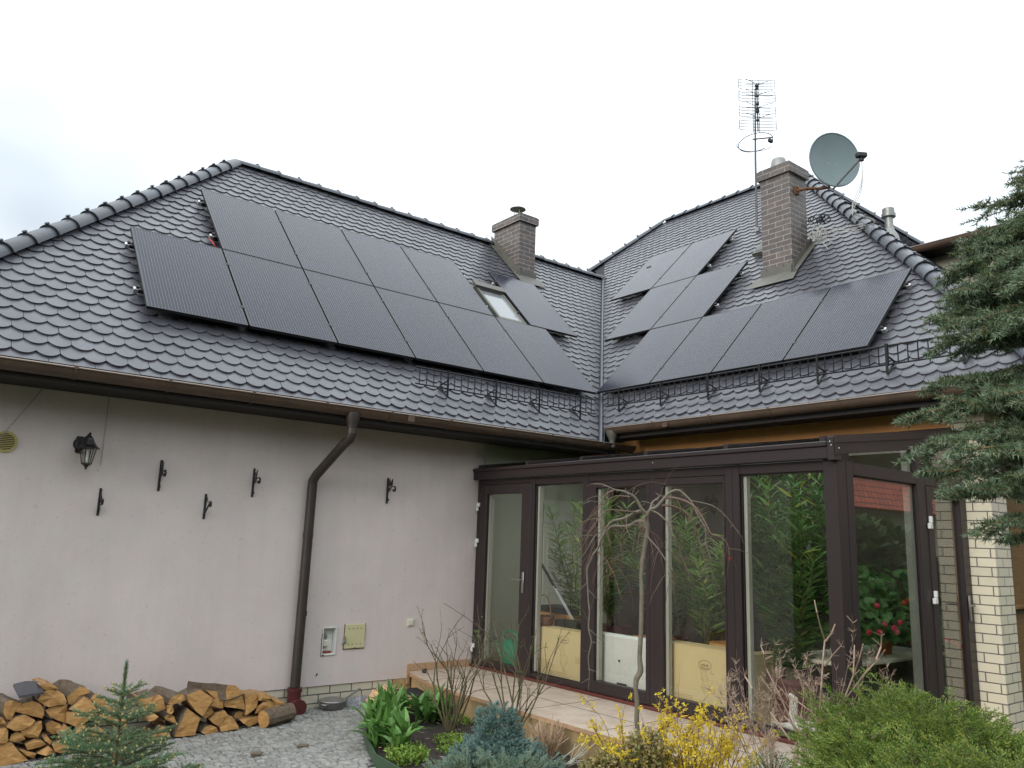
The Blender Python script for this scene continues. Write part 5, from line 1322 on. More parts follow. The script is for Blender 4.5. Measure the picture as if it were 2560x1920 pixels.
g=MB(); g.tube([(6.40,7.375,.313),(6.41,7.385,2.24)],.011,8); o=g.build('broom_stick',M['brown']); tag(o,'dark upright stick behind the second pane','stick')
for i,(dy,lab) in enumerate(((0,'upper trekking pole leaning behind the second pane'),(-.05,'lower trekking pole leaning behind the second pane'))):
    a=Vector((6.35+.02*i,7.49+dy,1.69+dy*1.1)); b=Vector((6.28,6.70+dy*.6,.94)); r=thing('trekking_pole',lab,'pole',tuple(b),'pair of trekking poles')
    d=b-a; g=MB(); g.tube([a+d*.35,b],[.008,.006],8); g.build('shaft',M['alu'],r)
    g=MB(); g.tube([a+d*.12,a+d*.55],.0095,8); g.build('black_section',M['cardblack'],r)
    g=MB(); g.tube([a,a+d*.05,a+d*.13],[.018,.014,.016],8); g.build('grip',M['cardblack'],r)
    g=MB(); g.tube([a+Vector((0,.03*math.cos(t)+.0,.05*math.sin(t)-.03)) for t in [2*math.pi*k/12 for k in range(12)]],.005,5,closed=True); g.build('strap',M['white'],r)
# swan
sw=thing('swan_planter','white swan-shaped ornament standing on the floor behind the fifth pane','ornament',(6.2,3.9,.312))
g=MB(); vs=[];n=20;prof=[]
for i in range(13):
    t=i/12; y=4.16-.5*t; r=.075*math.sin(math.pi*min(1,t*.93+.06))**.7
    for k in range(n):
        a=2*math.pi*k/n; vs.append((6.24+r*1.3*math.cos(a),y,.36+r*.62*math.sin(a)+.02*t))
g.add(vs,[(i*n+k,i*n+(k+1)%n,(i+1)*n+(k+1)%n,(i+1)*n+k) for i in range(12) for k in range(n)]+[tuple(range(n)),tuple(12*n+k for k in range(n))]); g.build('body',M['white'],sw,smooth=True)
g=MB(); g.tube([(6.2,3.93,.36),(6.18,3.93,.44),(6.17,3.915,.52),(6.17,3.91,.585),(6.17,3.93,.61),(6.17,3.955,.60),(6.17,3.975,.575),(6.17,3.985,.555)],[.05,.036,.034,.036,.036,.03,.018,.008],14); g.build('neck',M['white'],sw,smooth=True)
g=MB(); g.bbox(6.1,6.42,3.45,4.2,.313,.33,.006); o=g.build('ornament_base',M['white'],sw)
# leaf helpers --------------------------------------------------------------
def unit(a): return a/np.maximum(1e-9,np.linalg.norm(a,axis=-1,keepdims=True))
def rperp(D):
    r=RNG.normal(size=D.shape); r-=D*(r*D).sum(-1,keepdims=True); return unit(r)
def leaves(P,D,L,W,bend=.15,up=None):
    """hexagonal lance-shaped leaf polygons (n,6,3)"""
    D=unit(D); n=len(P); L=np.broadcast_to(L,(n,)).reshape(-1,1); W=np.broadcast_to(W,(n,)).reshape(-1,1)
    S_=np.cross(D,np.array([0,0,1.])) if up is None else rperp(D); S_=unit(S_+.35*RNG.normal(size=S_.shape)); S_=unit(S_-D*(S_*D).sum(-1,keepdims=True)); Nn=np.cross(S_,D)
    b=-Nn*np.sign(Nn[:,2:3]+1e-9)*bend
    q=[P, P+D*L*.3+S_*W*.5+b*L*.05, P+D*L*.65+S_*W*.42+b*L*.35, P+D*L+b*L, P+D*L*.65-S_*W*.42+b*L*.35, P+D*L*.3-S_*W*.5+b*L*.05]
    return np.stack(q,1)
def needles(A,B,K,L,W,ang=1.05,upb=0.,tipf=True):
    A=np.asarray(A,float);B=np.asarray(B,float); n=len(A); D=unit(B-A)
    t=RNG.random((n,K)); P=A[:,None]+(B-A)[:,None]*t[...,None]
    Dk=np.repeat(D[:,None],K,1).reshape(-1,3); P=P.reshape(-1,3)
    pr_=rperp(Dk); pr_[:,2]+=upb; pr_-=Dk*(pr_*Dk).sum(-1,keepdims=True); pr_=unit(pr_)
    an_=ang*(.75+.45*RNG.random(len(P)))[:,None]*(1-.45*(t.reshape(-1,1)>.9))
    nd=Dk*np.cos(an_)+pr_*np.sin(an_); ln_=L*(.75+.45*RNG.random(len(P)))[:,None]
    sd_=unit(np.cross(nd,RNG.normal(size=nd.shape)))*W*.5
    return np.stack([P-sd_,P+sd_,P+nd*ln_],1)
def tip_out(A): return A
def grow(g,p,d,L,r,depth,seg=4,wob=.12,fork=(2,3),spread=.5,shrink=.68,upb=.0,grav=0,nodes=None,n=5):
    P=[p.copy()];R_=[r];q=p.copy();dd=d.copy()
    for i in range(seg):
        dd=(dd+Vector(RNG.normal(0,wob,3))+Vector((0,0,upb-grav*(i+1)/seg))).normalized(); q=q+dd*(L/seg); P.append(q.copy()); R_.append(r*(1-.35*(i+1)/seg))
        if nodes is not None: nodes.append((q.copy(),dd.copy(),depth))
    g.tube(P,R_,n,caps=depth==0)
    if depth>0:
        k=int(RNG.integers(fork[0],fork[1]+1))
        for i in range(k):
            j=len(P)-1 if i==0 else int(RNG.integers(max(1,len(P)//2-1),len(P)))
            o=dd.orthogonal().normalized(); o.rotate(Matrix.Rotation(RNG.random()*6.28,3,dd)) 
            nd=(dd+o*spread*(.6+.7*RNG.random())*(0.5 if i==0 else 1)).normalized()
            grow(g,P[j],nd,L*shrink*(.7+.5*RNG.random()),R_[j]*.72,depth-1,seg,wob,fork,spread,shrink,upb,grav,nodes,max(3,n-1))
# oleanders ------------------------------------------------------------------
def oleander(c,h,spread,nst,label,mm='oleander',pot=(.19,.30),potm='darkpot',dens=22,z0=.313,lean=(0,0),lo=.25):
    r=thing('oleander',label,'oleander',(c[0],c[1],z0),'potted oleanders inside the conservatory')
    g=MB(); g.lathe([(0,z0),(pot[0]*.75,z0),(pot[0]*.97,z0+pot[1]*.9),(pot[0]*1.05,z0+pot[1]*.9),(pot[0]*1.05,z0+pot[1]),(pot[0]*.92,z0+pot[1]),(pot[0]*.9,z0+pot[1]*.88),(0,z0+pot[1]*.88)],(c[0],c[1],0),24); g.build('pot',M[potm],r,smooth=True)
    g=MB(); P=[];D=[];Yl=[]
    for s in range(nst):
        a=RNG.random()*6.28; rad=spread*(.25+.75*RNG.random()**.6); H=h*(.62+.38*RNG.random())
        b=Vector((c[0]+.07*math.cos(a),c[1]+.07*math.sin(a),z0+pot[1]*.85)); pts=[b]; 
        for i in range(1,8):
            t=i/7; pts.append(Vector((c[0]+(rad*t**1.3)*math.cos(a)+.02*RNG.normal()+lean[0]*t,c[1]+(rad*t**1.3)*math.sin(a)+.02*RNG.normal()+lean[1]*t,b.z+(H-pot[1])*t)))
        for p in pts: p.x=min(8.08,max(5.97,p.x)); p.y=min(7.9,max(3.42,p.y))
        g.tube(pts,[.008-.0008*i for i in range(8)],5)
        for w in range(dens):
            t=lo+(1-lo)*(w+RNG.random()*.6)/dens; i=min(6,int(t*7)); f=t*7-i; q=pts[i].lerp(pts[min(7,i+1)],min(1,f)); ax=(pts[min(7,i+1)]-pts[i]).normalized(); a0=RNG.random()*6.28
            for k in range(3):
                aa=a0+k*2.09; el=.35+.5*RNG.random() if w<dens-2 else 1.0
                P.append(q); D.append(Vector((math.cos(aa),math.sin(aa),el*1.1)))
    g.build('stems',M['twig'],r)
    P=np.array([tuple(p) for p in P]);D=np.array([tuple(d) for d in D]); n=len(P)
    q=leaves(P,D,.13+.07*RNG.random(n),.017+.009*RNG.random(n),.22)
    q[...,0]=np.clip(q[...,0],5.92,8.14); q[...,1]=np.clip(q[...,1],3.385,7.94)
    mi=(RNG.random(n)<.07).astype(int)
    tris(q,'foliage',[M[mm],M['yellowleaf']],r,mi); return r
oleander((6.55,6.85),2.05,.45,11,'slim oleander at the right of the second pane, against the pale wall',dens=20,pot=(.17,.3))
oleander((6.45,6.25),2.0,.42,16,'oleander filling the third pane from the left',pot=(.2,.6))
oleander((6.6,5.6),1.75,.45,15,'oleander behind the bare weeping tree, between third and fourth panes','oleander2',pot=(.2,.55))
oleander((6.45,4.95),1.95,.42,17,'oleander filling the fourth pane',pot=(.2,.5),potm='terracotta')
oleander((6.33,4.0),2.25,.44,50,'largest darkest oleander, filling the fifth pane','oleander2',pot=(.22,.42),potm='darkpot',dens=26,lo=.1)
oleander((7.5,4.9),2.0,.45,12,'oleander in the back row near the orange wall','oleander2',dens=18)
for i,(x,y,r_,h_,m_,lab) in enumerate(((6.3,5.72,.13,.28,'terracotta','orange plastic trough on a box behind the third pane'),(6.4,6.15,.17,.62,'darkpot','tall dark red pot behind the third pane'),(6.42,4.75,.15,.6,'crate','orange pot behind the fourth pane carton'),(6.3,3.68,.07,.13,'terracotta','small clay pot beside the swan ornament'))):
    z0=.313 if i!=0 else .72
    if i==0:
        g=MB(); g.bbox(6.2,6.45,5.35,5.7,.313,.72,.01); o=g.build('dark_box',M['cardblack']); tag(o,'dark box carrying the orange trough behind the third pane','box')
        g=MB(); vs=[(6.2,5.36,z0),(6.42,5.36,z0),(6.42,5.7,z0),(6.2,5.7,z0)]; g.bbox(6.2,6.42,5.36,5.7,.722,.86,.012); g.bbox(6.19,6.43,5.35,5.71,.861,.885,.006)
    else:
        g=MB(); g.lathe([(0,z0),(r_*.75,z0),(r_*.95,z0+h_*.85),(r_*1.06,z0+h_*.86),(r_*1.06,z0+h_),(r_*.92,z0+h_),(0,z0+h_*.9)],(x,y,0),24)
    o=g.build('plant_pot',M[m_],smooth=(i!=0)); tag(o,lab,'pot')
# plant table with geraniums on the right
tb=thing('plant_table','pale table carrying geraniums behind the side panes','table',(7.2,3.9,.313))
g=MB(); g.bbox(6.35,8.05,3.5,4.15,.86,.89,.006); g.build('top',M['palewall'],tb)
for (x,y) in ((6.4,3.55),(8.0,3.55),(6.4,4.1),(8.0,4.1)):
    g=MB(); g.bbox(x-.02,x+.02,y-.02,y+.02,.313,.859,.003); g.build('leg',M['brown2'],tb)
def geranium(c,z0,h,r,nl,label,flowers,fm='pink'):
    o=thing('geranium',label,'geranium',(c[0],c[1],z0),'potted geraniums on the plant table')
    g=MB(); g.lathe([(0,z0),(.05,z0),(.07,z0+.11),(.075,z0+.12),(.06,z0+.12),(0,z0+.1)],(c[0],c[1],0),18); g.build('pot',M['terracotta'],o,smooth=True)
    P=[];g=MB()
    for i in range(nl):
        a=RNG.random()*6.28; rr_=r*math.sqrt(RNG.random()); z=z0+.12+h*RNG.random(); p=Vector((c[0]+rr_*math.cos(a),max(3.40,c[1]+rr_*math.sin(a)),z))
        rad=.028+.026*RNG.random(); nrm=Vector((RNG.normal(0,.5),-.6+RNG.normal(0,.5),.8)).normalized(); o1=nrm.orthogonal().normalized(); o2=nrm.cross(o1)
        k=9; vs=[p]+[p+(o1*math.cos(2*math.pi*j/k)+o2*math.sin(2*math.pi*j/k))*rad*(1+.12*(j%2))+nrm*.006 for j in range(k)]
        g.add(vs,[(0,1+j,1+(j+1)%k) for j in range(k)])
    g.build('leaves',M['geranium'],o,fix=False)
    for (x,y,z) in flowers:
        g=MB(); g.tube([(c[0],c[1],z0+.15),((c[0]+x)/2,(c[1]+y)/2,z-.1),(x,y,z-.01)],.003,5); g.build('flower_stem',M['geranium'],o); g=MB()
        for i in range(30):
            d=Vector(RNG.normal(size=3)).normalized(); p=Vector((x,y,z))+Vector((d.x*.03,d.y*.012,d.z*.018))*(.5+.6*RNG.random()); o1=d.orthogonal().normalized(); o2=d.cross(o1); s_=.015
            g.add([p-o1*s_,p-o2*s_,p+o1*s_,p+o2*s_],[(0,1,2,3)])
        g.build('flower_head',M[fm],o,fix=False)
FP=lambda L_:[tuple(atY(px,py,3.415)) for px,py in L_]
geranium((7.35,3.72),.89,.62,.32,240,'geranium with pink flower heads behind the large side pane',FP([(2193,1514),(2211,1561),(2251,1556),(2243,1580),(2199,1580),(2173,1580),(2236,1570)]))
geranium((6.75,3.72),.89,.55,.30,200,'leafy geranium with red flowers at the left of the side pane',FP([(2270,1502),(2262,1508)]),'red')
geranium((7.85,3.66),.89,.35,.18,90,'deep red geranium behind the side door glass',FP([(2368,1600),(2385,1606),(2400,1615)]),'red')
# ================================================================ GARDEN PLANTS
def spruce_branch(segs,wood,A,B,droop,n2,l2,n3,l3,start=.15,sidew=.9,rad=.012,flat=.25):
    A=Vector(A);B=Vector(B); ax=(B-A); Ln=ax.length
    pts=[A+ax*t+Vector((0,0,droop*4*t*(1-t))) for t in [i/8 for i in range(9)]]
    wood.tube(pts,[rad*(1-.8*i/8) for i in range(9)],6)
    def at(t): 
        i=min(7,int(t*8)); return pts[i].lerp(pts[i+1],t*8-i),(pts[i+1]-pts[i]).normalized()
    for i in range(7,8):
        segs.append((pts[i],pts[i+1]))
    for k in range(n2):
        t=start+(1-start)*(k+RNG.random()*.5)/n2; t=min(.985,t); p,d=at(t)
        sd_=d.cross(Vector((0,0,1))).normalized()*(1 if k%2 else -1)
        dd=(d*(.75+.3*RNG.random())+sd_*sidew*(.6+.6*RNG.random())+Vector((0,0,RNG.normal(-.12,flat)))).normalized()
        ll=l2*(1.0-.62*t)*(.7+.5*RNG.random()); q=p+dd*ll+Vector((0,0,-.10*ll))
        mid=p.lerp(q,.5)+Vector((0,0,.06*ll)); wood.tube([p,mid,q],[rad*.42,rad*.3,rad*.15],4,caps=False)
        segs.append((p.lerp(mid,.3),mid)); segs.append((mid,q))
        for m_ in range(n3):
            tt=.18+.8*(m_+RNG.random()*.6)/n3; b=p.lerp(mid,tt*2) if tt<.5 else mid.lerp(q,min(1,tt*2-1))
            s3=dd.cross(Vector((0,0,1))).normalized()*(1 if m_%2 else -1)
            d3=(dd*(.8)+s3*(.5+.6*RNG.random())+Vector((0,0,RNG.normal(-.08,flat)))).normalized(); l_=l3*(1.15-.6*tt)*(.6+.6*RNG.random())
            e_=b+d3*l_; segs.append((b,e_)); wood.tube([b,e_],[rad*.14,rad*.08],3,caps=False)
bs=thing('blue_spruce','large blue-grey spruce reaching in from the right picture edge','spruce',(3.98,.60,0))
tk=MB(); tk.tube([(3.98,.60,-.1),(3.98,.60,1.5),(3.97,.6,3.0),(3.97,.6,4.6),(3.96,.6,5.6)],[.12,.10,.075,.04,.01],10); tk.build('trunk',M['bark'],bs); wood=MB()
segs=[]
tips=[(2268,1030,3.15,.35),(2285,1105,3.0,.35),(2320,960,3.35,.35),(2330,1180,3.0,.35),(2365,1225,2.9,.35),(2375,1010,3.1,.4),(2410,1120,2.85,.35),(2470,1300,2.9,.35),(2450,1200,3.2,.4),(2530,1340,3.0,.3),(2490,985,3.0,.4),(2500,1090,3.0,.4),(2540,1190,2.8,.4),(2550,960,3.3,.35),(2440,1060,3.4,.4),
 (2352,850,3.35,.3),(2335,785,3.4,.3),(2370,725,3.3,.3),(2385,800,3.2,.4),(2365,665,3.45,.3),(2415,610,3.5,.3),(2432,525,3.7,.12),(2470,570,3.5,.3),(2500,645,3.3,.4),(2440,700,3.3,.4),(2470,780,3.2,.4),(2525,480,3.6,.2),(2555,420,3.6,.2),(2540,560,3.4,.3),(2545,700,3.2,.4),(2530,800,3.1,.35),(2560,640,3.0,.4),(2500,730,3.6,.4),(2425,755,3.6,.4)]
for (px,py,dist,dn) in tips:
    px+=(48 if py>900 else 36) if dn>.15 else 5
    B=atD(px,py,dist); z0=B.z+.18+.25*RNG.random(); A=Vector((3.97,.6,z0))
    # start branches part-way out so that the crown keeps its density where it is seen
    sparse=dn<.15
    spruce_branch(segs,wood,A,B,-.02+.05*RNG.random(),7 if sparse else 28,.26 if not sparse else .22,3 if sparse else 7,.105,start=.12 if not sparse else .6)
for i in range(46):   # the side of the crown turned away from the picture
    a=math.radians(-175+300*RNG.random()); z_=1.5+3.7*RNG.random()
    if 118<(math.degrees(a)%360)<215: continue
    L_=1.15-.17*(z_-1.5); A=Vector((3.97,.6,z_+.15)); B=A+Vector((math.cos(a)*L_,math.sin(a)*L_,-.15))
    if B.y>B.x*.10: continue
    spruce_branch(segs,wood,A,B,.02,20,.30,5,.11,start=.10)
wood.build('limbs',M['sprucetwig'],bs)
A_=np.array([tuple(a) for a,b in segs]);B_=np.array([tuple(b) for a,b in segs])
print('spruce segs',len(A_))
sel=RNG.random(len(A_))<.7
q1=needles(A_[sel],B_[sel],50,.022,.0040,1.15,.15); q2=needles(A_[~sel],B_[~sel],50,.022,.0040,1.15,.15)
q=np.concatenate([q1,q2]); mi=np.concatenate([np.zeros(len(q1)),np.ones(len(q2))])
tris(q,'needles',[M['spruceneedle'],M['spruceneedle2']],bs,mi)
# small spruce, front left
sp0=atD(317,1655,5.0); sp=thing('young_spruce','small young spruce with upright leader in front of the woodpile','spruce',(sp0.x,sp0.y,-.03))
wood=MB(); top_z=sp0.z; wood.tube([(sp0.x,sp0.y,-.05),(sp0.x,sp0.y,.5),(sp0.x,sp0.y,top_z-.25),(sp0.x,sp0.y,top_z-.02)],[.022,.012,.005,.003],8)
segs=[(Vector((sp0.x,sp0.y,top_z-.24)),Vector((sp0.x,sp0.y,top_z-.01))),(Vector((sp0.x,sp0.y,top_z-.42)),Vector((sp0.x,sp0.y,top_z-.24)))]
for h in (.5,.6): segs.append((Vector((sp0.x,sp0.y,top_z-h-.1)),Vector((sp0.x,sp0.y,top_z-h))))
buds=[]
for wl_i,(dz,ln_,nb) in enumerate(((.17,.11,4),(.22,.12,4),(.29,.15,4),(.33,.24,5),(.40,.20,4),(.44,.30,6),(.50,.27,5),(.55,.36,7),(.61,.33,6),(.66,.42,8),(.72,.38,7),(.78,.44,8),(.84,.48,8),(.90,.46,8))):
    for k in range(nb):
        a=2*math.pi*k/nb+wl_i*1.3+RNG.normal(0,.15); L_=.9*ln_*(.85+.3*RNG.random())
        A=Vector((sp0.x,sp0.y,top_z-dz)); B=A+Vector((math.cos(a)*L_,math.sin(a)*L_,L_*(.42 if dz<.35 else .25)*(.8+.4*RNG.random())))
        segs.append((A,B)); wood.tube([A,B],[.006,.0025],4); buds.append(B)
        n2=int(L_/.035)
        for m_ in range(n2):
            t=.25+.7*m_/max(1,n2); b=A.lerp(B,t); d=(B-A).normalized(); s3=d.cross(Vector((0,0,1))).normalized()*(1 if m_%2 else -1)
            e_=b+(d*.9+s3*.8+Vector((0,0,RNG.normal(0,.15)))).normalized()*(.14*(1.15-t)*(.7+.5*RNG.random())*min(1,L_/.25)+.03); segs.append((b,e_)); wood.tube([b,e_],[.003,.0015],3); buds.append(e_)
            if L_>.3:
                for m2 in (0,1):
                    b2=b.lerp(e_,.45+.25*m2); e2=b2+((e_-b).normalized()+s3.cross(Vector((0,0,1)))*(.8 if m2 else -.8)).normalized()*.05; segs.append((b2,e2)); 
wood.build('limbs',M['sprucetwig'],sp)
A_=np.array([tuple(a) for a,b in segs]);B_=np.array([tuple(b) for a,b in segs]); 
ln=np.linalg.norm(B_-A_,axis=1); rep=np.maximum(1,(ln/.05).round().astype(int)); A2=[];B2=[]
for a,b,r in zip(A_,B_,rep):
    for i in range(r): A2.append(a+(b-a)*i/r); B2.append(a+(b-a)*(i+1)/r)
q=needles(A2,B2,62,.0165,.0030,1.0,.35); qL=needles([(sp0.x,sp0.y,top_z-.25+.05*i) for i in range(5)]*2,[(sp0.x,sp0.y,top_z-.20+.05*i) for i in range(5)]*2,80,.022,.0032,.75,0); q=np.concatenate([q,qL]); tris(q,'needles',M['youngneedle'],sp)
g=MB()
for b in buds:
    if RNG.random()<.6: g.lathe([(0,-.004),(.0045,0),(.003,.006),(0,.008)],tuple(b),5)
g.build('buds',M['bud'],sp)['kind']='stuff'
# junipers ---------------------------------------------------------------------
def juniper(name,label,blobs,nspray,mats,L1,L2,K,nl,nw,ns=12,tipmix=.12,updir=.35,group=None):
    c0=blobs[0]; r=thing(name,label,'juniper',(c0[0],c0[1],.02),group); segs=[];tipsegs=[]; wood=MB()
    vols=np.array([b[3]*b[4]*b[5] for b in blobs])**(2/3); vols/=vols.sum()
    for i in range(nspray):
        b=blobs[int(RNG.choice(len(blobs),p=vols))]
        d=Vector(RNG.normal(size=3)).normalized(); d.z=abs(d.z)*1.0-.12
        rr_=(.55+.5*RNG.random()**.6)*(1+.55*mathutils.noise.noise(Vector((b[0]*5+d.x*2.6,b[1]*5+d.y*2.6,d.z*2.6)))); p=Vector((b[0]+d.x*b[3]*rr_,b[1]+d.y*b[4]*rr_,b[2]+d.z*b[5]*rr_))
        if p.z<.04: p.z=.04+.05*RNG.random()
        out=(Vector((d.x/b[3],d.y/b[4],0))).normalized() if (abs(d.x)+abs(d.y))>1e-3 else Vector((1,0,0))
        dd=(out*(.9)+Vector((0,0,updir+.35*d.z))+Vector(RNG.normal(0,.28,3))).normalized(); L_=L1*(.6+.7*RNG.random())
        q=p+dd*L_; wood.tube([p,q],[.0022,.0008],3,caps=False); segs.append((p,p+dd*L_*.7)); tipsegs.append((p+dd*L_*.7,q))
        sd_=dd.cross(Vector((0,0,1))).normalized(); nn_=sd_.cross(dd)
        for k in range(ns):
            t=.1+.85*k/ns; s=(1 if k%2 else -1); b_=p.lerp(q,t); e_=b_+(dd*.95+sd_*s*(.55+.3*RNG.random())+nn_*RNG.normal(0,.25)).normalized()*L2*(1.2-.75*t)*(.7+.5*RNG.random())
            (tipsegs if RNG.random()<tipmix else segs).append((b_,e_))
    wood.build('limbs',M['twig'],r)
    def arr(s): return np.array([tuple(a) for a,b in s]),np.array([tuple(b) for a,b in s])
    a,b=arr(segs); q1=needles(a,b,K,nl,nw,.6,.0); a,b=arr(tipsegs); q2=needles(a,b,K,nl,nw,.5,0)
    tris(np.concatenate([q1,q2]),'foliage',mats,r,np.concatenate([np.zeros(len(q1)),np.ones(len(q2))])); return r
def bl(px,py,dist,rx,ry,rz):
    p=atD(px,py,dist); return (p.x,p.y,p.z,rx,ry,rz)
gj=[M['juniper'],M['juniperyellow']]
juniper('spreading_juniper','green spreading juniper, the rear mound against the side panes',[bl(2225,1885,4.9,.34,.36,.31),bl(2335,1900,4.7,.38,.40,.25),bl(2440,1945,4.6,.34,.36,.22)],1250,gj,.11,.055,14,.0085,.0044,ns=11,tipmix=.10,group='green spreading junipers at the lower right')
juniper('spreading_juniper','green spreading juniper, the left mound by the bare twigs',[bl(2165,1985,4.35,.25,.26,.25),bl(2200,2030,4.2,.27,.28,.24)],680,gj,.10,.052,14,.0085,.0044,ns=11,tipmix=.16,group='green spreading junipers at the lower right')
juniper('spreading_juniper','green spreading juniper, the front mound at the bottom right corner',[bl(2330,2060,3.9,.38,.36,.24),bl(2520,2070,3.8,.38,.36,.24)],900,gj,.11,.052,14,.0085,.0044,ns=11,tipmix=.2,group='green spreading junipers at the lower right')
bj=[M['bluejuniper'],M['bluejuniper2']]
juniper('blue_juniper','steel blue juniper mound, the tall clump left of the cut stalks',[bl(1240,1865,5.9,.15,.18,.27),bl(1210,1925,5.75,.22,.24,.19),bl(1285,1930,5.7,.22,.24,.18)],1900,[M['bluejuniper'],M['bluejuniper']],.05,.028,17,.0085,.0032,ns=8,tipmix=.1,updir=.6,group='blue junipers in the bed')
juniper('blue_juniper','grey-green low juniper skirt at the bottom edge',[bl(1190,1955,5.4,.34,.22,.15),bl(1300,1965,5.35,.30,.2,.14)],560,[M['bluejuniper2'],M['bluejuniper']],.07,.032,17,.0085,.0030,ns=9,tipmix=.3,updir=.7,group='blue junipers in the bed')
# tulips -----------------------------------------------------------------------
def tulips(c,r,n,hh,label):
    g=MB(); 
    for i in range(n):
        a=RNG.random()*6.28; rr_=r*math.sqrt(RNG.random()); b=Vector((c[0]+rr_*math.cos(a)*1.0,c[1]+rr_*math.sin(a),.05)); 
        for k in range(int(RNG.integers(3,5))):
            a2=RNG.random()*6.28; out=Vector((math.cos(a2),math.sin(a2),0)); L_=hh*(.75+.5*RNG.random()); W_=.022+.022*RNG.random(); lean=.15+.75*RNG.random()**1.4; s_=out.cross(Vector((0,0,1)))
            prev=None; m=6; vs=[];fs=[]
            for j in range(m+1):
                t=j/m; p=b+out*(L_*lean*t**1.7)+Vector((0,0,L_*(t*(1.05-.35*lean)-.38*lean*t*t*t))); w=W_*(math.sin(math.pi*min(.98,(t*.86+.12)))**.8)*(1 if t<.97 else .1)
                tw=s_*math.cos(.4*t)+Vector((0,0,1))*math.sin(.5*(k%2-.5)*t)
                cup=-out*w*.35+Vector((0,0,w*.35))
                vs+=[p-tw*w+cup,p,p+tw*w+cup]
            for j in range(m): q=j*3; fs+=[(q,q+1,q+4,q+3),(q+1,q+2,q+5,q+4)]
            g.add(vs,fs)
    o=g.build('tulip_clump',M['tulip'],smooth=True,fix=False); tag(o,label,'tulips','leafy tulip clumps in the bed'); return o
for (x,y,r,n,h,lab) in ((3.72,6.2,.16,17,.30,'leafy tulip clump nearest the bottom edge, by the green edging'),(3.88,6.52,.15,17,.32,'leafy tulip clump in the middle of the edging curve'),(4.12,6.92,.15,16,.32,'leafy tulip clump below the pink cloth'),(4.40,7.15,.12,11,.30,'leafy tulip clump between the black mat and the bare rose'),(4.55,6.78,.15,14,.32,'leafy tulip clump at the terrace step, left of the bare rose'),(3.64,5.92,.08,4,.26,'single upright tulip leaves standing on the bare soil')): tulips((x,y),r,n,h,lab)
def weeds(c,r,n,label,m='weed',h=.05,name='weed_patch',L_=.03):
    a=RNG.random(n)*6.28; rr_=r*np.sqrt(RNG.random(n)); P=np.stack([c[0]+rr_*np.cos(a),c[1]+rr_*np.sin(a)*1.1,.05+h*RNG.random(n)],1); D=RNG.normal(size=(n,3)); D[:,2]=np.abs(D[:,2])+.2
    o=tris(leaves(P,D,L_*(.6+.8*RNG.random(n)),L_*.45,.2,1),name,M[m]); tag(o,label,'weeds',None,'stuff'); return o
weeds((4.25,6.0),.16,420,'bright green low weeds below the left bare rose')
weeds((4.05,5.75),.10,160,'bright green weeds beside the blue juniper')
weeds((4.75,6.6),.15,300,'green weeds under the left bare rose')
weeds((4.70,5.95),.12,220,'green weeds under the right bare rose')
weeds((3.62,5.72),.17,900,'yellow-green leafy cushion at the bottom edge of the bed',h=.10,name='ground_cover')
weeds((4.3,5.0),.12,200,'few leaves by the low juniper')
for i in range(0): pass
g=MB()
for i in range(170):
    x=3.5+1.3*RNG.random(); y=5.2+1.7*RNG.random(); 
    if x<bed_edge_x(y)+.08: continue
    a=RNG.random()*6.28; l=.012+.03*RNG.random(); g.tube([(x,y,.10+.0*RNG.random()),(x+l*math.cos(a),y+l*math.sin(a),.098)],.0022,3)
o=g.build('soil_litter',M['stalk']); tag(o,'small dry twigs and stalk bits scattered on the dark soil','litter',None,'stuff')
# bare roses ---------------------------------------------------------------------
def rose(base,n,h,label,canes=(),seed=0,lean=(0,0)):
    r=thing('bare_rose_bush',label,'rose bush',tuple(base),'pruned bare rose bushes'); g=MB(); nodes=[]
    for i in range(n):
        a=2*math.pi*i/n+RNG.normal(0,.3); sp_=.12+.42*RNG.random(); d=Vector((math.cos(a)*sp_+lean[0],math.sin(a)*sp_+lean[1],1)).normalized()
        grow(g,Vector(base)+Vector((.03*math.cos(a),.03*math.sin(a),0)),d,h*(.42+.25*RNG.random()),.0095,2,4,.13,(2,3),.6,.6,.02,0,nodes,6)
    for pts in canes:
        P=[Vector(p) for p in pts]; g.tube(P,[.005-.003*i/len(P) for i in range(len(P))],5)
        for p in P[1:]: nodes.append((p,Vector((0,0,1)),0))
    g.build('canes',M['twig'],r)
    g=MB()
    for p,d,dep in nodes:
        for _ in range(2):
            o_=Vector(RNG.normal(size=3)).normalized(); g.add([p-d*.004,p+d*.004,p+o_*.010],[(0,1,2)])
    g.build('thorns',M['twigred'],r,fix=False)['kind']='stuff'
    pts_=[p for p,d,dep in nodes if dep==0]; idx=RNG.choice(len(pts_),min(22,len(pts_)),replace=False); P=np.array([tuple(pts_[i]) for i in idx for _ in range(3)]); D=RNG.normal(size=P.shape)
    tris(leaves(P+RNG.normal(0,.006,P.shape),D,.014+.012*RNG.random(len(P)),.009,.2,1),'young_leaves',M['oleander2'],r); return r
b1_=Vector((4.42,6.28,.06))
c1_=[b1_,atD(1180,1700,7.6),atD(1250,1610,7.5),atD(1215,1580,7.45),atD(1160,1540,7.4),atD(1110,1508,7.4)]
rose(b1_,10,1.0,'bare thorny rose bush in front of the terrace step, with a long cane reaching left',[c1_],lean=(.02,.02))
rose(Vector((4.66,5.72,.06)),9,1.02,'upright bare thorny rose bush behind the blue juniper',lean=(.03,.0))
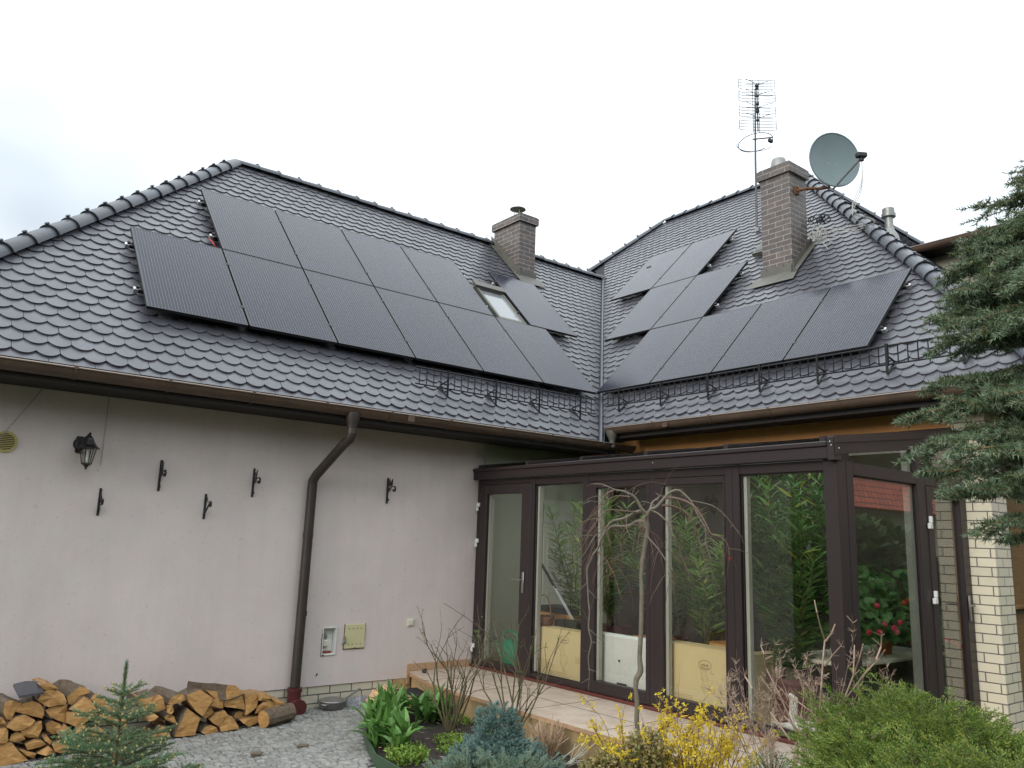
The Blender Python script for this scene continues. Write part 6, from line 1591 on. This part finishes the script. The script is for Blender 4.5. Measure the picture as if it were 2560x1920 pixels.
# cut-back perennial
cb=thing('cut_back_perennial','fan of dry cut stalks between blue juniper and golden shrub','dry plant',(4.62,5.2,.05)); g=MB()
for i in range(120):
    a=RNG.random()*6.28; r0=.05*RNG.random(); sp_=.1+.55*RNG.random(); L_=.16+.14*RNG.random(); b=Vector((4.62+r0*math.cos(a),5.2+r0*math.sin(a),.05)); d=Vector((math.cos(a)*sp_,math.sin(a)*sp_,1)).normalized()
    m_=b+d*L_*.5+Vector(RNG.normal(0,.006,3)); e_=b+d*L_+Vector(RNG.normal(0,.012,3)); g.tube([b,m_,e_],[.0045,.0042,.0036],5)
g.build('stalks',M['stalk'],cb)
g=MB(); c_=Vector((4.62,4.93,.07))
for i in range(16):
    o_=Vector(RNG.normal(0,.03,3)); d=Vector((.55+RNG.normal(0,.25),-.25+RNG.normal(0,.2),.35+RNG.normal(0,.2))).normalized(); g.tube([c_+o_,c_+o_+d*(.16+.08*RNG.random())],.0032,5)
o=g.build('cut_stalks',M['palewall']); tag(o,'small loose bunch of pale cut stalks lying right of the dry plant','stalks')
# golden shrub --------------------------------------------------------------------
def leafshrub(label,blobs,n,mats,name,cat,L_=.026,W_=.016,mix=.4,seedh=0,stem='twig'):
    c0=blobs[0]; r=thing(name,label,cat,(c0[0],c0[1],.03)); P=[];D=[]; wood=MB()
    vol=np.array([b[3]*b[4]*b[5] for b in blobs]);vol/=vol.sum()
    for i in range(n):
        b=blobs[int(RNG.choice(len(blobs),p=vol))]; d=RNG.normal(size=3); d/=np.linalg.norm(d); rr_=(.45+.6*RNG.random()**.7); p=np.array([b[0]+d[0]*b[3]*rr_,b[1]+d[1]*b[4]*rr_,max(.04,b[2]+d[2]*b[5]*rr_)])
        for k in range(4): P.append(p+RNG.normal(0,.012,3)); D.append(d+RNG.normal(0,.8,3))
        if i%6==0: wood.tube([(b[0],b[1],max(.03,b[2]-b[5]*.7)),tuple(p)],[.004,.0015],4,caps=False)
    wood.build('stems',M[stem],r); P=np.array(P);D=np.array(D); m=len(P)
    tris(leaves(P,D,L_*(.6+.7*RNG.random(m)),W_*(.7+.5*RNG.random(m)),.15,1),'foliage',mats,r,(RNG.random(m)<mix)*1); return r
leafshrub('bronze and gold leaved low shrub at the foot of the weeping tree',[bl(1535,1915,5.6,.16,.16,.11),bl(1620,1880,5.6,.13,.15,.13),bl(1490,1935,5.6,.11,.12,.08)],900,[M['goldleaf'],M['goldleaf2']],'golden_shrub','shrub')
# forsythia -------------------------------------------------------------------------
fo=thing('forsythia','yellow flowering forsythia bush in front of the terrace','forsythia',(4.35,3.6,.05)); g=MB(); nodes=[]
for (bx,by,n_) in ((4.42,3.72,15),(4.42,3.5,15),(4.38,3.95,9)):
    for i in range(n_):
        a=RNG.random()*6.28; s_=.12+.65*RNG.random(); grow(g,Vector((bx+.05*math.cos(a),by+.05*math.sin(a),.05)),Vector((math.cos(a)*s_,math.sin(a)*s_,.95)).normalized(),.36+.16*RNG.random(),.0046,2,5,.10,(1,3),.35,.55,.0,0.02,nodes,5)
g.build('twigs',M['twigred'],fo)
P=[];D=[]
pal=[n for n in nodes if n[0].z<.80]
for p,d,dep in pal:
    if RNG.random()<.8*(1.0 if p.z<.62 else .3):
        for f in range(int(RNG.integers(2,4))):
            c=np.array(tuple(p))+RNG.normal(0,.012,3); ax=unit(RNG.normal(size=3)); o1=unit(np.cross(ax,[.3,.5,.8])); o2=np.cross(ax,o1)
            for k in range(4):
                t=k*math.pi/2; P.append(c); D.append(o1*math.cos(t)+o2*math.sin(t)+ax*.45)
P=np.array(P);D=np.array(D); print('petals',len(P)); tris(leaves(P,D,.016+.007*RNG.random(len(P)),.009,.1,1),'petals',M['forsythia'],fo)
# grey lavender-like twigs beneath
leafshrub('grey leafless lavender clump right of the forsythia at the bottom edge',[bl(1930,1925,4.9,.13,.14,.10)],300,[M['bluejuniper2'],M['spruceneedle']],'lavender','lavender',.018,.004)
# bare hydrangea
hy=thing('bare_hydrangea','pale leafless shrub with stubby forked twigs before the fifth pane','shrub',(4.55,3.0,.05)); g=MB(); nodes=[]
for i in range(15):
    a=2*math.pi*i/15+RNG.normal(0,.25); s_=.25+.5*RNG.random(); grow(g,Vector((4.58+.05*math.cos(a),2.98+.05*math.sin(a),.05)),Vector((math.cos(a)*s_,math.sin(a)*s_,1)).normalized(),.46+.16*RNG.random(),.0062,3,3,.09,(2,3),.5,.55,.03,0,nodes,6)
D0=4.95
for pts in ([(2045,1860),(2053,1720),(2058,1640),(2062,1600),(2052,1570),(2042,1530),(2036,1500)],[(2062,1665),(2080,1640),(2103,1615)],[(2065,1602),(2078,1585),(2088,1560)],[(2090,1850),(2110,1750),(2133,1690),(2135,1650),(2136,1613)],[(2133,1690),(2148,1650),(2158,1610)],[(2080,1830),(2120,1740),(2165,1680),(2200,1645),(2212,1625)],[(2190,1650),(2203,1615),(2204,1590)],[(1990,1830),(1950,1740),(1915,1670),(1910,1635),(1902,1615)],[(1912,1650),(1930,1640)],[(2020,1850),(1960,1790),(1930,1730),(1900,1690)],[(1975,1850),(1925,1780),(1880,1720),(1862,1690)],[(2070,1850),(2030,1780),(1975,1740)]):
    P=[atD(px,py,D0+RNG.normal(0,.05)) for px,py in pts]; g.tube(P,[.0058-.0034*i/len(P) for i in range(len(P))],6); nodes+= [(p,Vector((0,0,1)),0) for p in P[len(P)//2:]]
for p,d,dep in nodes:
    if dep<=1 and RNG.random()<.5:
        for k in range(int(RNG.integers(3,7))):
            d2=(d+Vector(RNG.normal(0,.7,3))).normalized(); g.tube([p,p+d2*(.02+.04*RNG.random())],[.0017,.0009],3,caps=False)
g.build('twigs',M['twigpale'],hy)
# weeping tree ------------------------------------------------------------------------
wt=thing('weeping_tree','small bare grafted weeping tree with arching branches before the panes','tree',(4.58,4.17,.03))
Z8=lambda x,y:(1420+x*.1989,1180+y*.1989)
Z6=lambda x,y:(1100+x*.4822,1050+y*.4822)
DT=6.18
trunk_px=[Z8(1005,520),Z8(985,600),Z8(1003,700),Z8(990,800),Z8(972,900),Z8(955,1010),Z8(930,1130),Z8(930,1200),Z8(922,1300),Z8(925,1450),Z6(1046,850),Z6(1045,980),Z6(1042,1100),Z6(1035,1230),Z6(1040,1300),Z6(1018,1345),Z6(1015,1400),Z6(1022,1480),Z6(1020,1560),Z6(1028,1640),Z6(1040,1720)]
P=[atD(px,py,DT) for px,py in trunk_px]; P.append(Vector((P[-1].x,P[-1].y,.0)))
rad=[.78*q_ for q_ in [.020,.022,.021,.022,.022,.021,.023,.021,.020,.020,.021,.022,.022,.022,.028,.026,.021,.022,.022,.023,.024,.026]]
g=MB()
# smooth
def smooth_path(P,R_,k=3):
    Q=[];RR=[]
    for i in range(len(P)-1):
        p0=P[max(i-1,0)];p1=P[i];p2=P[i+1];p3=P[min(i+2,len(P)-1)]
        for j in range(k):
            t=j/k; Q.append(.5*((2*p1)+(-p0+p2)*t+(2*p0-5*p1+4*p2-p3)*t*t+(-p0+3*p1-3*p2+p3)*t**3)); RR.append(R_[i]*(1-t)+R_[i+1]*t)
    Q.append(P[-1]);RR.append(R_[-1]); return Q,RR
Q,RR=smooth_path(P,rad); g.tube(Q,RR,12); g.build('trunk',M['greybark'],wt,smooth=True)
BR=[([(1000,530),(930,470),(880,380),(830,310),(760,270),(690,240),(600,225),(560,210),(470,170),(420,155),(290,150)],.017,.002,-.1,'greybark'),
([(590,225),(520,255),(470,290),(420,380),(350,500),(250,590),(170,640)],.006,.0015,-.15,'twigred'),
([(985,540),(920,490),(830,520),(740,570),(640,600),(560,620),(500,680),(450,780),(410,870),(380,950),(320,1030),(290,1100),(240,1220),(245,1400),(255,1609)],.018,.007,.10,'greybark'),
([(975,620),(870,620),(780,670),(680,685),(600,680),(540,690),(490,740),(450,790)],.017,.010,.22,'greybark'),
([(990,540),(1040,470),(1100,450),(1160,390),(1220,320),(1280,260),(1350,230),(1410,240),(1470,290),(1540,360),(1590,450),(1630,540),(1690,640),(1730,720),(1730,900),(1780,1050),(1800,1190),(1830,1350)],.018,.002,.0,'greybark'),
([(1230,330),(1330,325),(1430,350),(1540,400),(1610,460),(1680,560),(1750,690),(1800,780),(1900,810),(1980,870),(2020,960),(2030,1050)],.009,.0015,-.12,'twigred'),
([(1180,420),(1300,425),(1400,460),(1480,520),(1560,620),(1610,720),(1650,880),(1560,1000),(1480,1110)],.008,.0015,.15,'twigred'),
([(1550,360),(1700,390),(1830,430),(1950,520),(2020,600),(2170,800),(2200,900)],.004,.001,.05,'greybark'),
([(1040,480),(1130,520),(1220,600),(1290,700),(1330,800),(1335,880)],.006,.0012,-.1,'greybark'),
([(820,660),(950,700),(1060,760),(1160,850),(1220,960),(1400,1050),(1490,1100)],.005,.001,.2,'twigred'),
([(960,780),(1060,880),(1180,1030),(1260,1180),(1290,1290),(1290,1400)],.005,.001,-.2,'greybark'),
([(850,505),(700,490),(510,475),(430,530),(370,600),(330,680),(270,740),(190,740)],.006,.001,-.2,'twigred'),
([(780,310),(640,300),(560,320),(450,400),(380,480),(320,560)],.006,.001,.2,'twigred'),
([(720,690),(690,820),(690,1000),(660,1110)],.005,.001,.2,'twigred'),
([(420,900),(500,970),(560,1080),(580,1280)],.005,.001,.2,'twigred'),
([(370,1000),(460,1080),(520,1180),(555,1330)],.005,.001,.0,'twigred'),
([(410,380),(340,372),(270,370),(180,410)],.003,.001,-.2,'greybark'),([(480,320),(410,310),(350,305),(270,330),(180,400)],.003,.001,.25,'greybark'),
([(440,740),(340,800),(270,920),(180,1060),(120,1140)],.004,.001,-.15,'greybark'),
([(1010,530),(960,580),(955,650),(950,750)],.008,.002,-.1,'twigred'),([(1030,480),(1060,380),(1120,340),(1160,300),(1220,320)],.008,.004,.1,'greybark'),([(1160,300),(1120,275),(1100,255)],.003,.001,.1,'greybark'),
([(430,590),(300,590),(200,620),(120,680)],.003,.001,.2,'greybark'),([(630,1100),(500,1140),(400,1160)],.003,.001,.2,'twigred'),([(310,800),(200,795),(60,830)],.003,.001,.2,'greybark'),
([(900,395),(950,370),(1050,400),(1110,440)],.003,.0015,-.1,'greybark'),([(710,245),(730,200)],.003,.0015,0,'greybark'),([(800,280),(845,190)],.003,.0015,0,'twigred'),([(840,290),(895,230)],.003,.0015,0,'greybark'),([(900,430),(970,400)],.003,.0015,0,'greybark'),([(1400,235),(1445,210)],.003,.0015,0,'greybark'),([(1450,490),(1480,478)],.003,.0015,0,'greybark'),
([(640,680),(640,800),(700,900)],.003,.001,.1,'twigred'),([(740,560),(735,700),(780,820)],.003,.001,-.2,'twigred'),([(255,1480),(330,1560),(400,1620)],.003,.001,0,'greybark'),([(250,1380),(180,1450),(100,1550)],.003,.001,0,'greybark'),
([(1640,900),(1740,920),(1850,1000),(1870,1110)],.0025,.001,0,'greybark'),([(1800,1190),(1700,1230),(1650,1300)],.0025,.001,0,'greybark'),([(1610,440),(1690,500),(1700,590)],.003,.001,0,'twigred'),
([(500,690),(420,700),(350,740),(200,850),(100,900)],.003,.001,.3,'twigred')]
gb_={'greybark':MB(),'twigred':MB()}
for bi,(pts,r0,r1,dz,mm) in enumerate(BR):
    n_=len(pts); P=[atD(*Z8(*p),DT+dz*min(1,1.6*i/n_)) for i,p in enumerate(pts)]
    Q,RR=smooth_path(P,[(.78 if r0>.01 else 1.1)*(r0+(r1-r0)*i/(n_-1)) for i in range(n_)])
    gb_[mm].tube(Q,RR,7 if r0>.01 else 5)
    for i in range(2,len(Q)-1):
        if RNG.random()<.30:
            d=(Q[i+1]-Q[i]).normalized(); o_=(d+Vector(RNG.normal(0,.9,3))).normalized(); gb_[mm].tube([Q[i],Q[i]+o_*(.012+.02*RNG.random())],[.0022,.0015],4)
    if r0>=.005 and len(Q)>8:
        for k in range(7):
            i=int(RNG.integers(len(Q)//3,len(Q)-2)); L_=.12+.34*RNG.random(); p=Q[i]; d=(Q[i+1]-Q[i]).normalized(); dd=(d+Vector(RNG.normal(0,.7,3))).normalized(); T=[p.copy()]
            for s in range(6): dd=(dd+Vector((0,0,-.22))+Vector(RNG.normal(0,.08,3))).normalized(); p=p+dd*L_/6; T.append(p.copy())
            gb_['twigred'].tube(T,[.002-.0002*j for j in range(7)],4)
low=[Z6(775,1000),Z6(770,1080),Z6(785,1150),Z6(768,1230),Z6(775,1300),Z6(770,1400)]
P=[atD(*Z8(255,1609),DT+.1)]+[atD(px,py,DT+.1) for px,py in low]; Q,RR=smooth_path(P,[.007,.006,.006,.005,.004,.003,.0015]); gb_['greybark'].tube(Q,RR,6)
for a,b in (((770,1080),(860,1165)),((785,1150),(850,1162)),((768,1290),(810,1305)),((770,1050),(740,980)),((765,1200),(735,1190)),((775,1340),(730,1365))): gb_['greybark'].tube([atD(*Z6(*a),DT+.1),atD(*Z6(*b),DT+.05)],[.003,.001],4)
gb_['greybark'].build('branches',M['greybark'],wt,smooth=True); gb_['twigred'].build('twigs',M['twigred'],wt,smooth=True)
p=atD(*Z8(2030,1060),DT-.12); g=MB(); g.add([p,p+Vector((.012,0,-.012)),p+Vector((.002,.0,-.035)),p+Vector((-.014,0,-.014))],[(0,1,2,3)]); g.build('red_leaf',M['redcable'],wt,fix=False)
# ================================================================ BEHIND THE VIEWER (house and bushes mirrored in the side panes, tall trees added to block sky)
nh=thing('neighbour_house','red tiled house mirrored in the side panes','house',(22,-6,0))
g=MB(); g.box(17,33,-16,-7,-.2,3.2); g.build('wall',M['palewall'],nh)
g=MB(); g.box(18.2,20.0,-6.99,-6.9,0,2.2); g.box(23,25.2,-6.99,-6.9,0,2.4); g.build('shutters',M['redwood'],nh)
g=MB(); g.add([(16.2,-6.2,3.15),(33.8,-6.2,3.15),(33.8,-16.8,3.15),(16.2,-16.8,3.15),(21.5,-11.5,7.8),(28.5,-11.5,7.8)],[(0,1,5,4),(1,2,5),(2,3,4,5),(3,0,4),(3,2,1,0)]); g.build('roof',M['redtile'],nh)
def bush(c,rx,ry,rz,n,label,z=.9):
    r=thing('garden_bush',label,'bush',(c[0],c[1],-.1),'trees and bushes behind the viewer'); P=RNG.normal(size=(n,3)); P=unit(P)*(.6+.45*RNG.random((n,1))); D=P+RNG.normal(0,.6,P.shape); P=P*np.array([rx,ry,rz])+np.array([c[0],c[1],z]); 
    g=MB(); g.tube([(c[0],c[1],-.2),(c[0],c[1],z)],.06,8); g.build('trunk',M['bark'],r)
    tris(leaves(P,D,.22*max(1,rx/1.4),.14*max(1,rx/1.0),.2,1),'foliage',M['hedge'],r)
bush((12.5,-1.6),1.5,1.0,.95,3500,'dark bush mirrored at the left of the side pane',.6)
bush((15.0,-1.8),1.5,1.1,1.3,3500,'dark bush mirrored in the middle of the side pane',1.05)
bush((13.6,-.6),1.2,.8,.7,2600,'lower dark bush mirrored in the side pane',.5)
bush((17.8,-2.6),1.5,1.2,1.3,3000,'tall dark bush mirrored in the side door',1.1)

for i,(x,y,h,r_) in enumerate(((-8,8.8,7,2.6),(-11,13.5,8,3),(-9,-9,7,2.6),(-4.5,-10.5,7.5,2.7),(0.5,-11,7,2.7),(5,-10.5,7.5,2.6),(9.5,-9,6.5,2.4),(-2,-13,9,3),(3,-13.5,9,3))):  # unseen trees put in to cut low sky light and darken pane reflections
    bush((x,y),r_,r_,h*.52,2600,'unseen tall tree behind the viewer added to block low sky light, '+['beyond the left end of the house, nearer one','beyond the left end of the house, farther one','farthest left','left of centre','in the centre','right of centre','farthest right','tallest, left one of the back pair','tallest, right one of the back pair'][i],h*.45)

# fine debris on the setts
g=MB()
for i in range(260):
    x=1.2+3.0*RNG.random(); y=5.2+2.5*RNG.random()
    if x>bed_edge_x(y)-.05: continue
    near=1 if y>7.1 else .45
    if RNG.random()>near: continue
    a=RNG.random()*6.28; l=.006+.016*RNG.random(); z=gz(x)+.006
    c_=Vector((x,y,z)); d1=Vector((math.cos(a),math.sin(a),0))*l; d2=Vector((-math.sin(a),math.cos(a),.15))*l*.45
    g.add([c_-d1,c_-d2,c_+d1,c_+d2],[(0,1,2,3)])
o=g.build('paving_litter',M['bark'],fix=False); tag(o,'wood chips and dead leaf bits scattered over the grey setts','litter',None,'stuff')
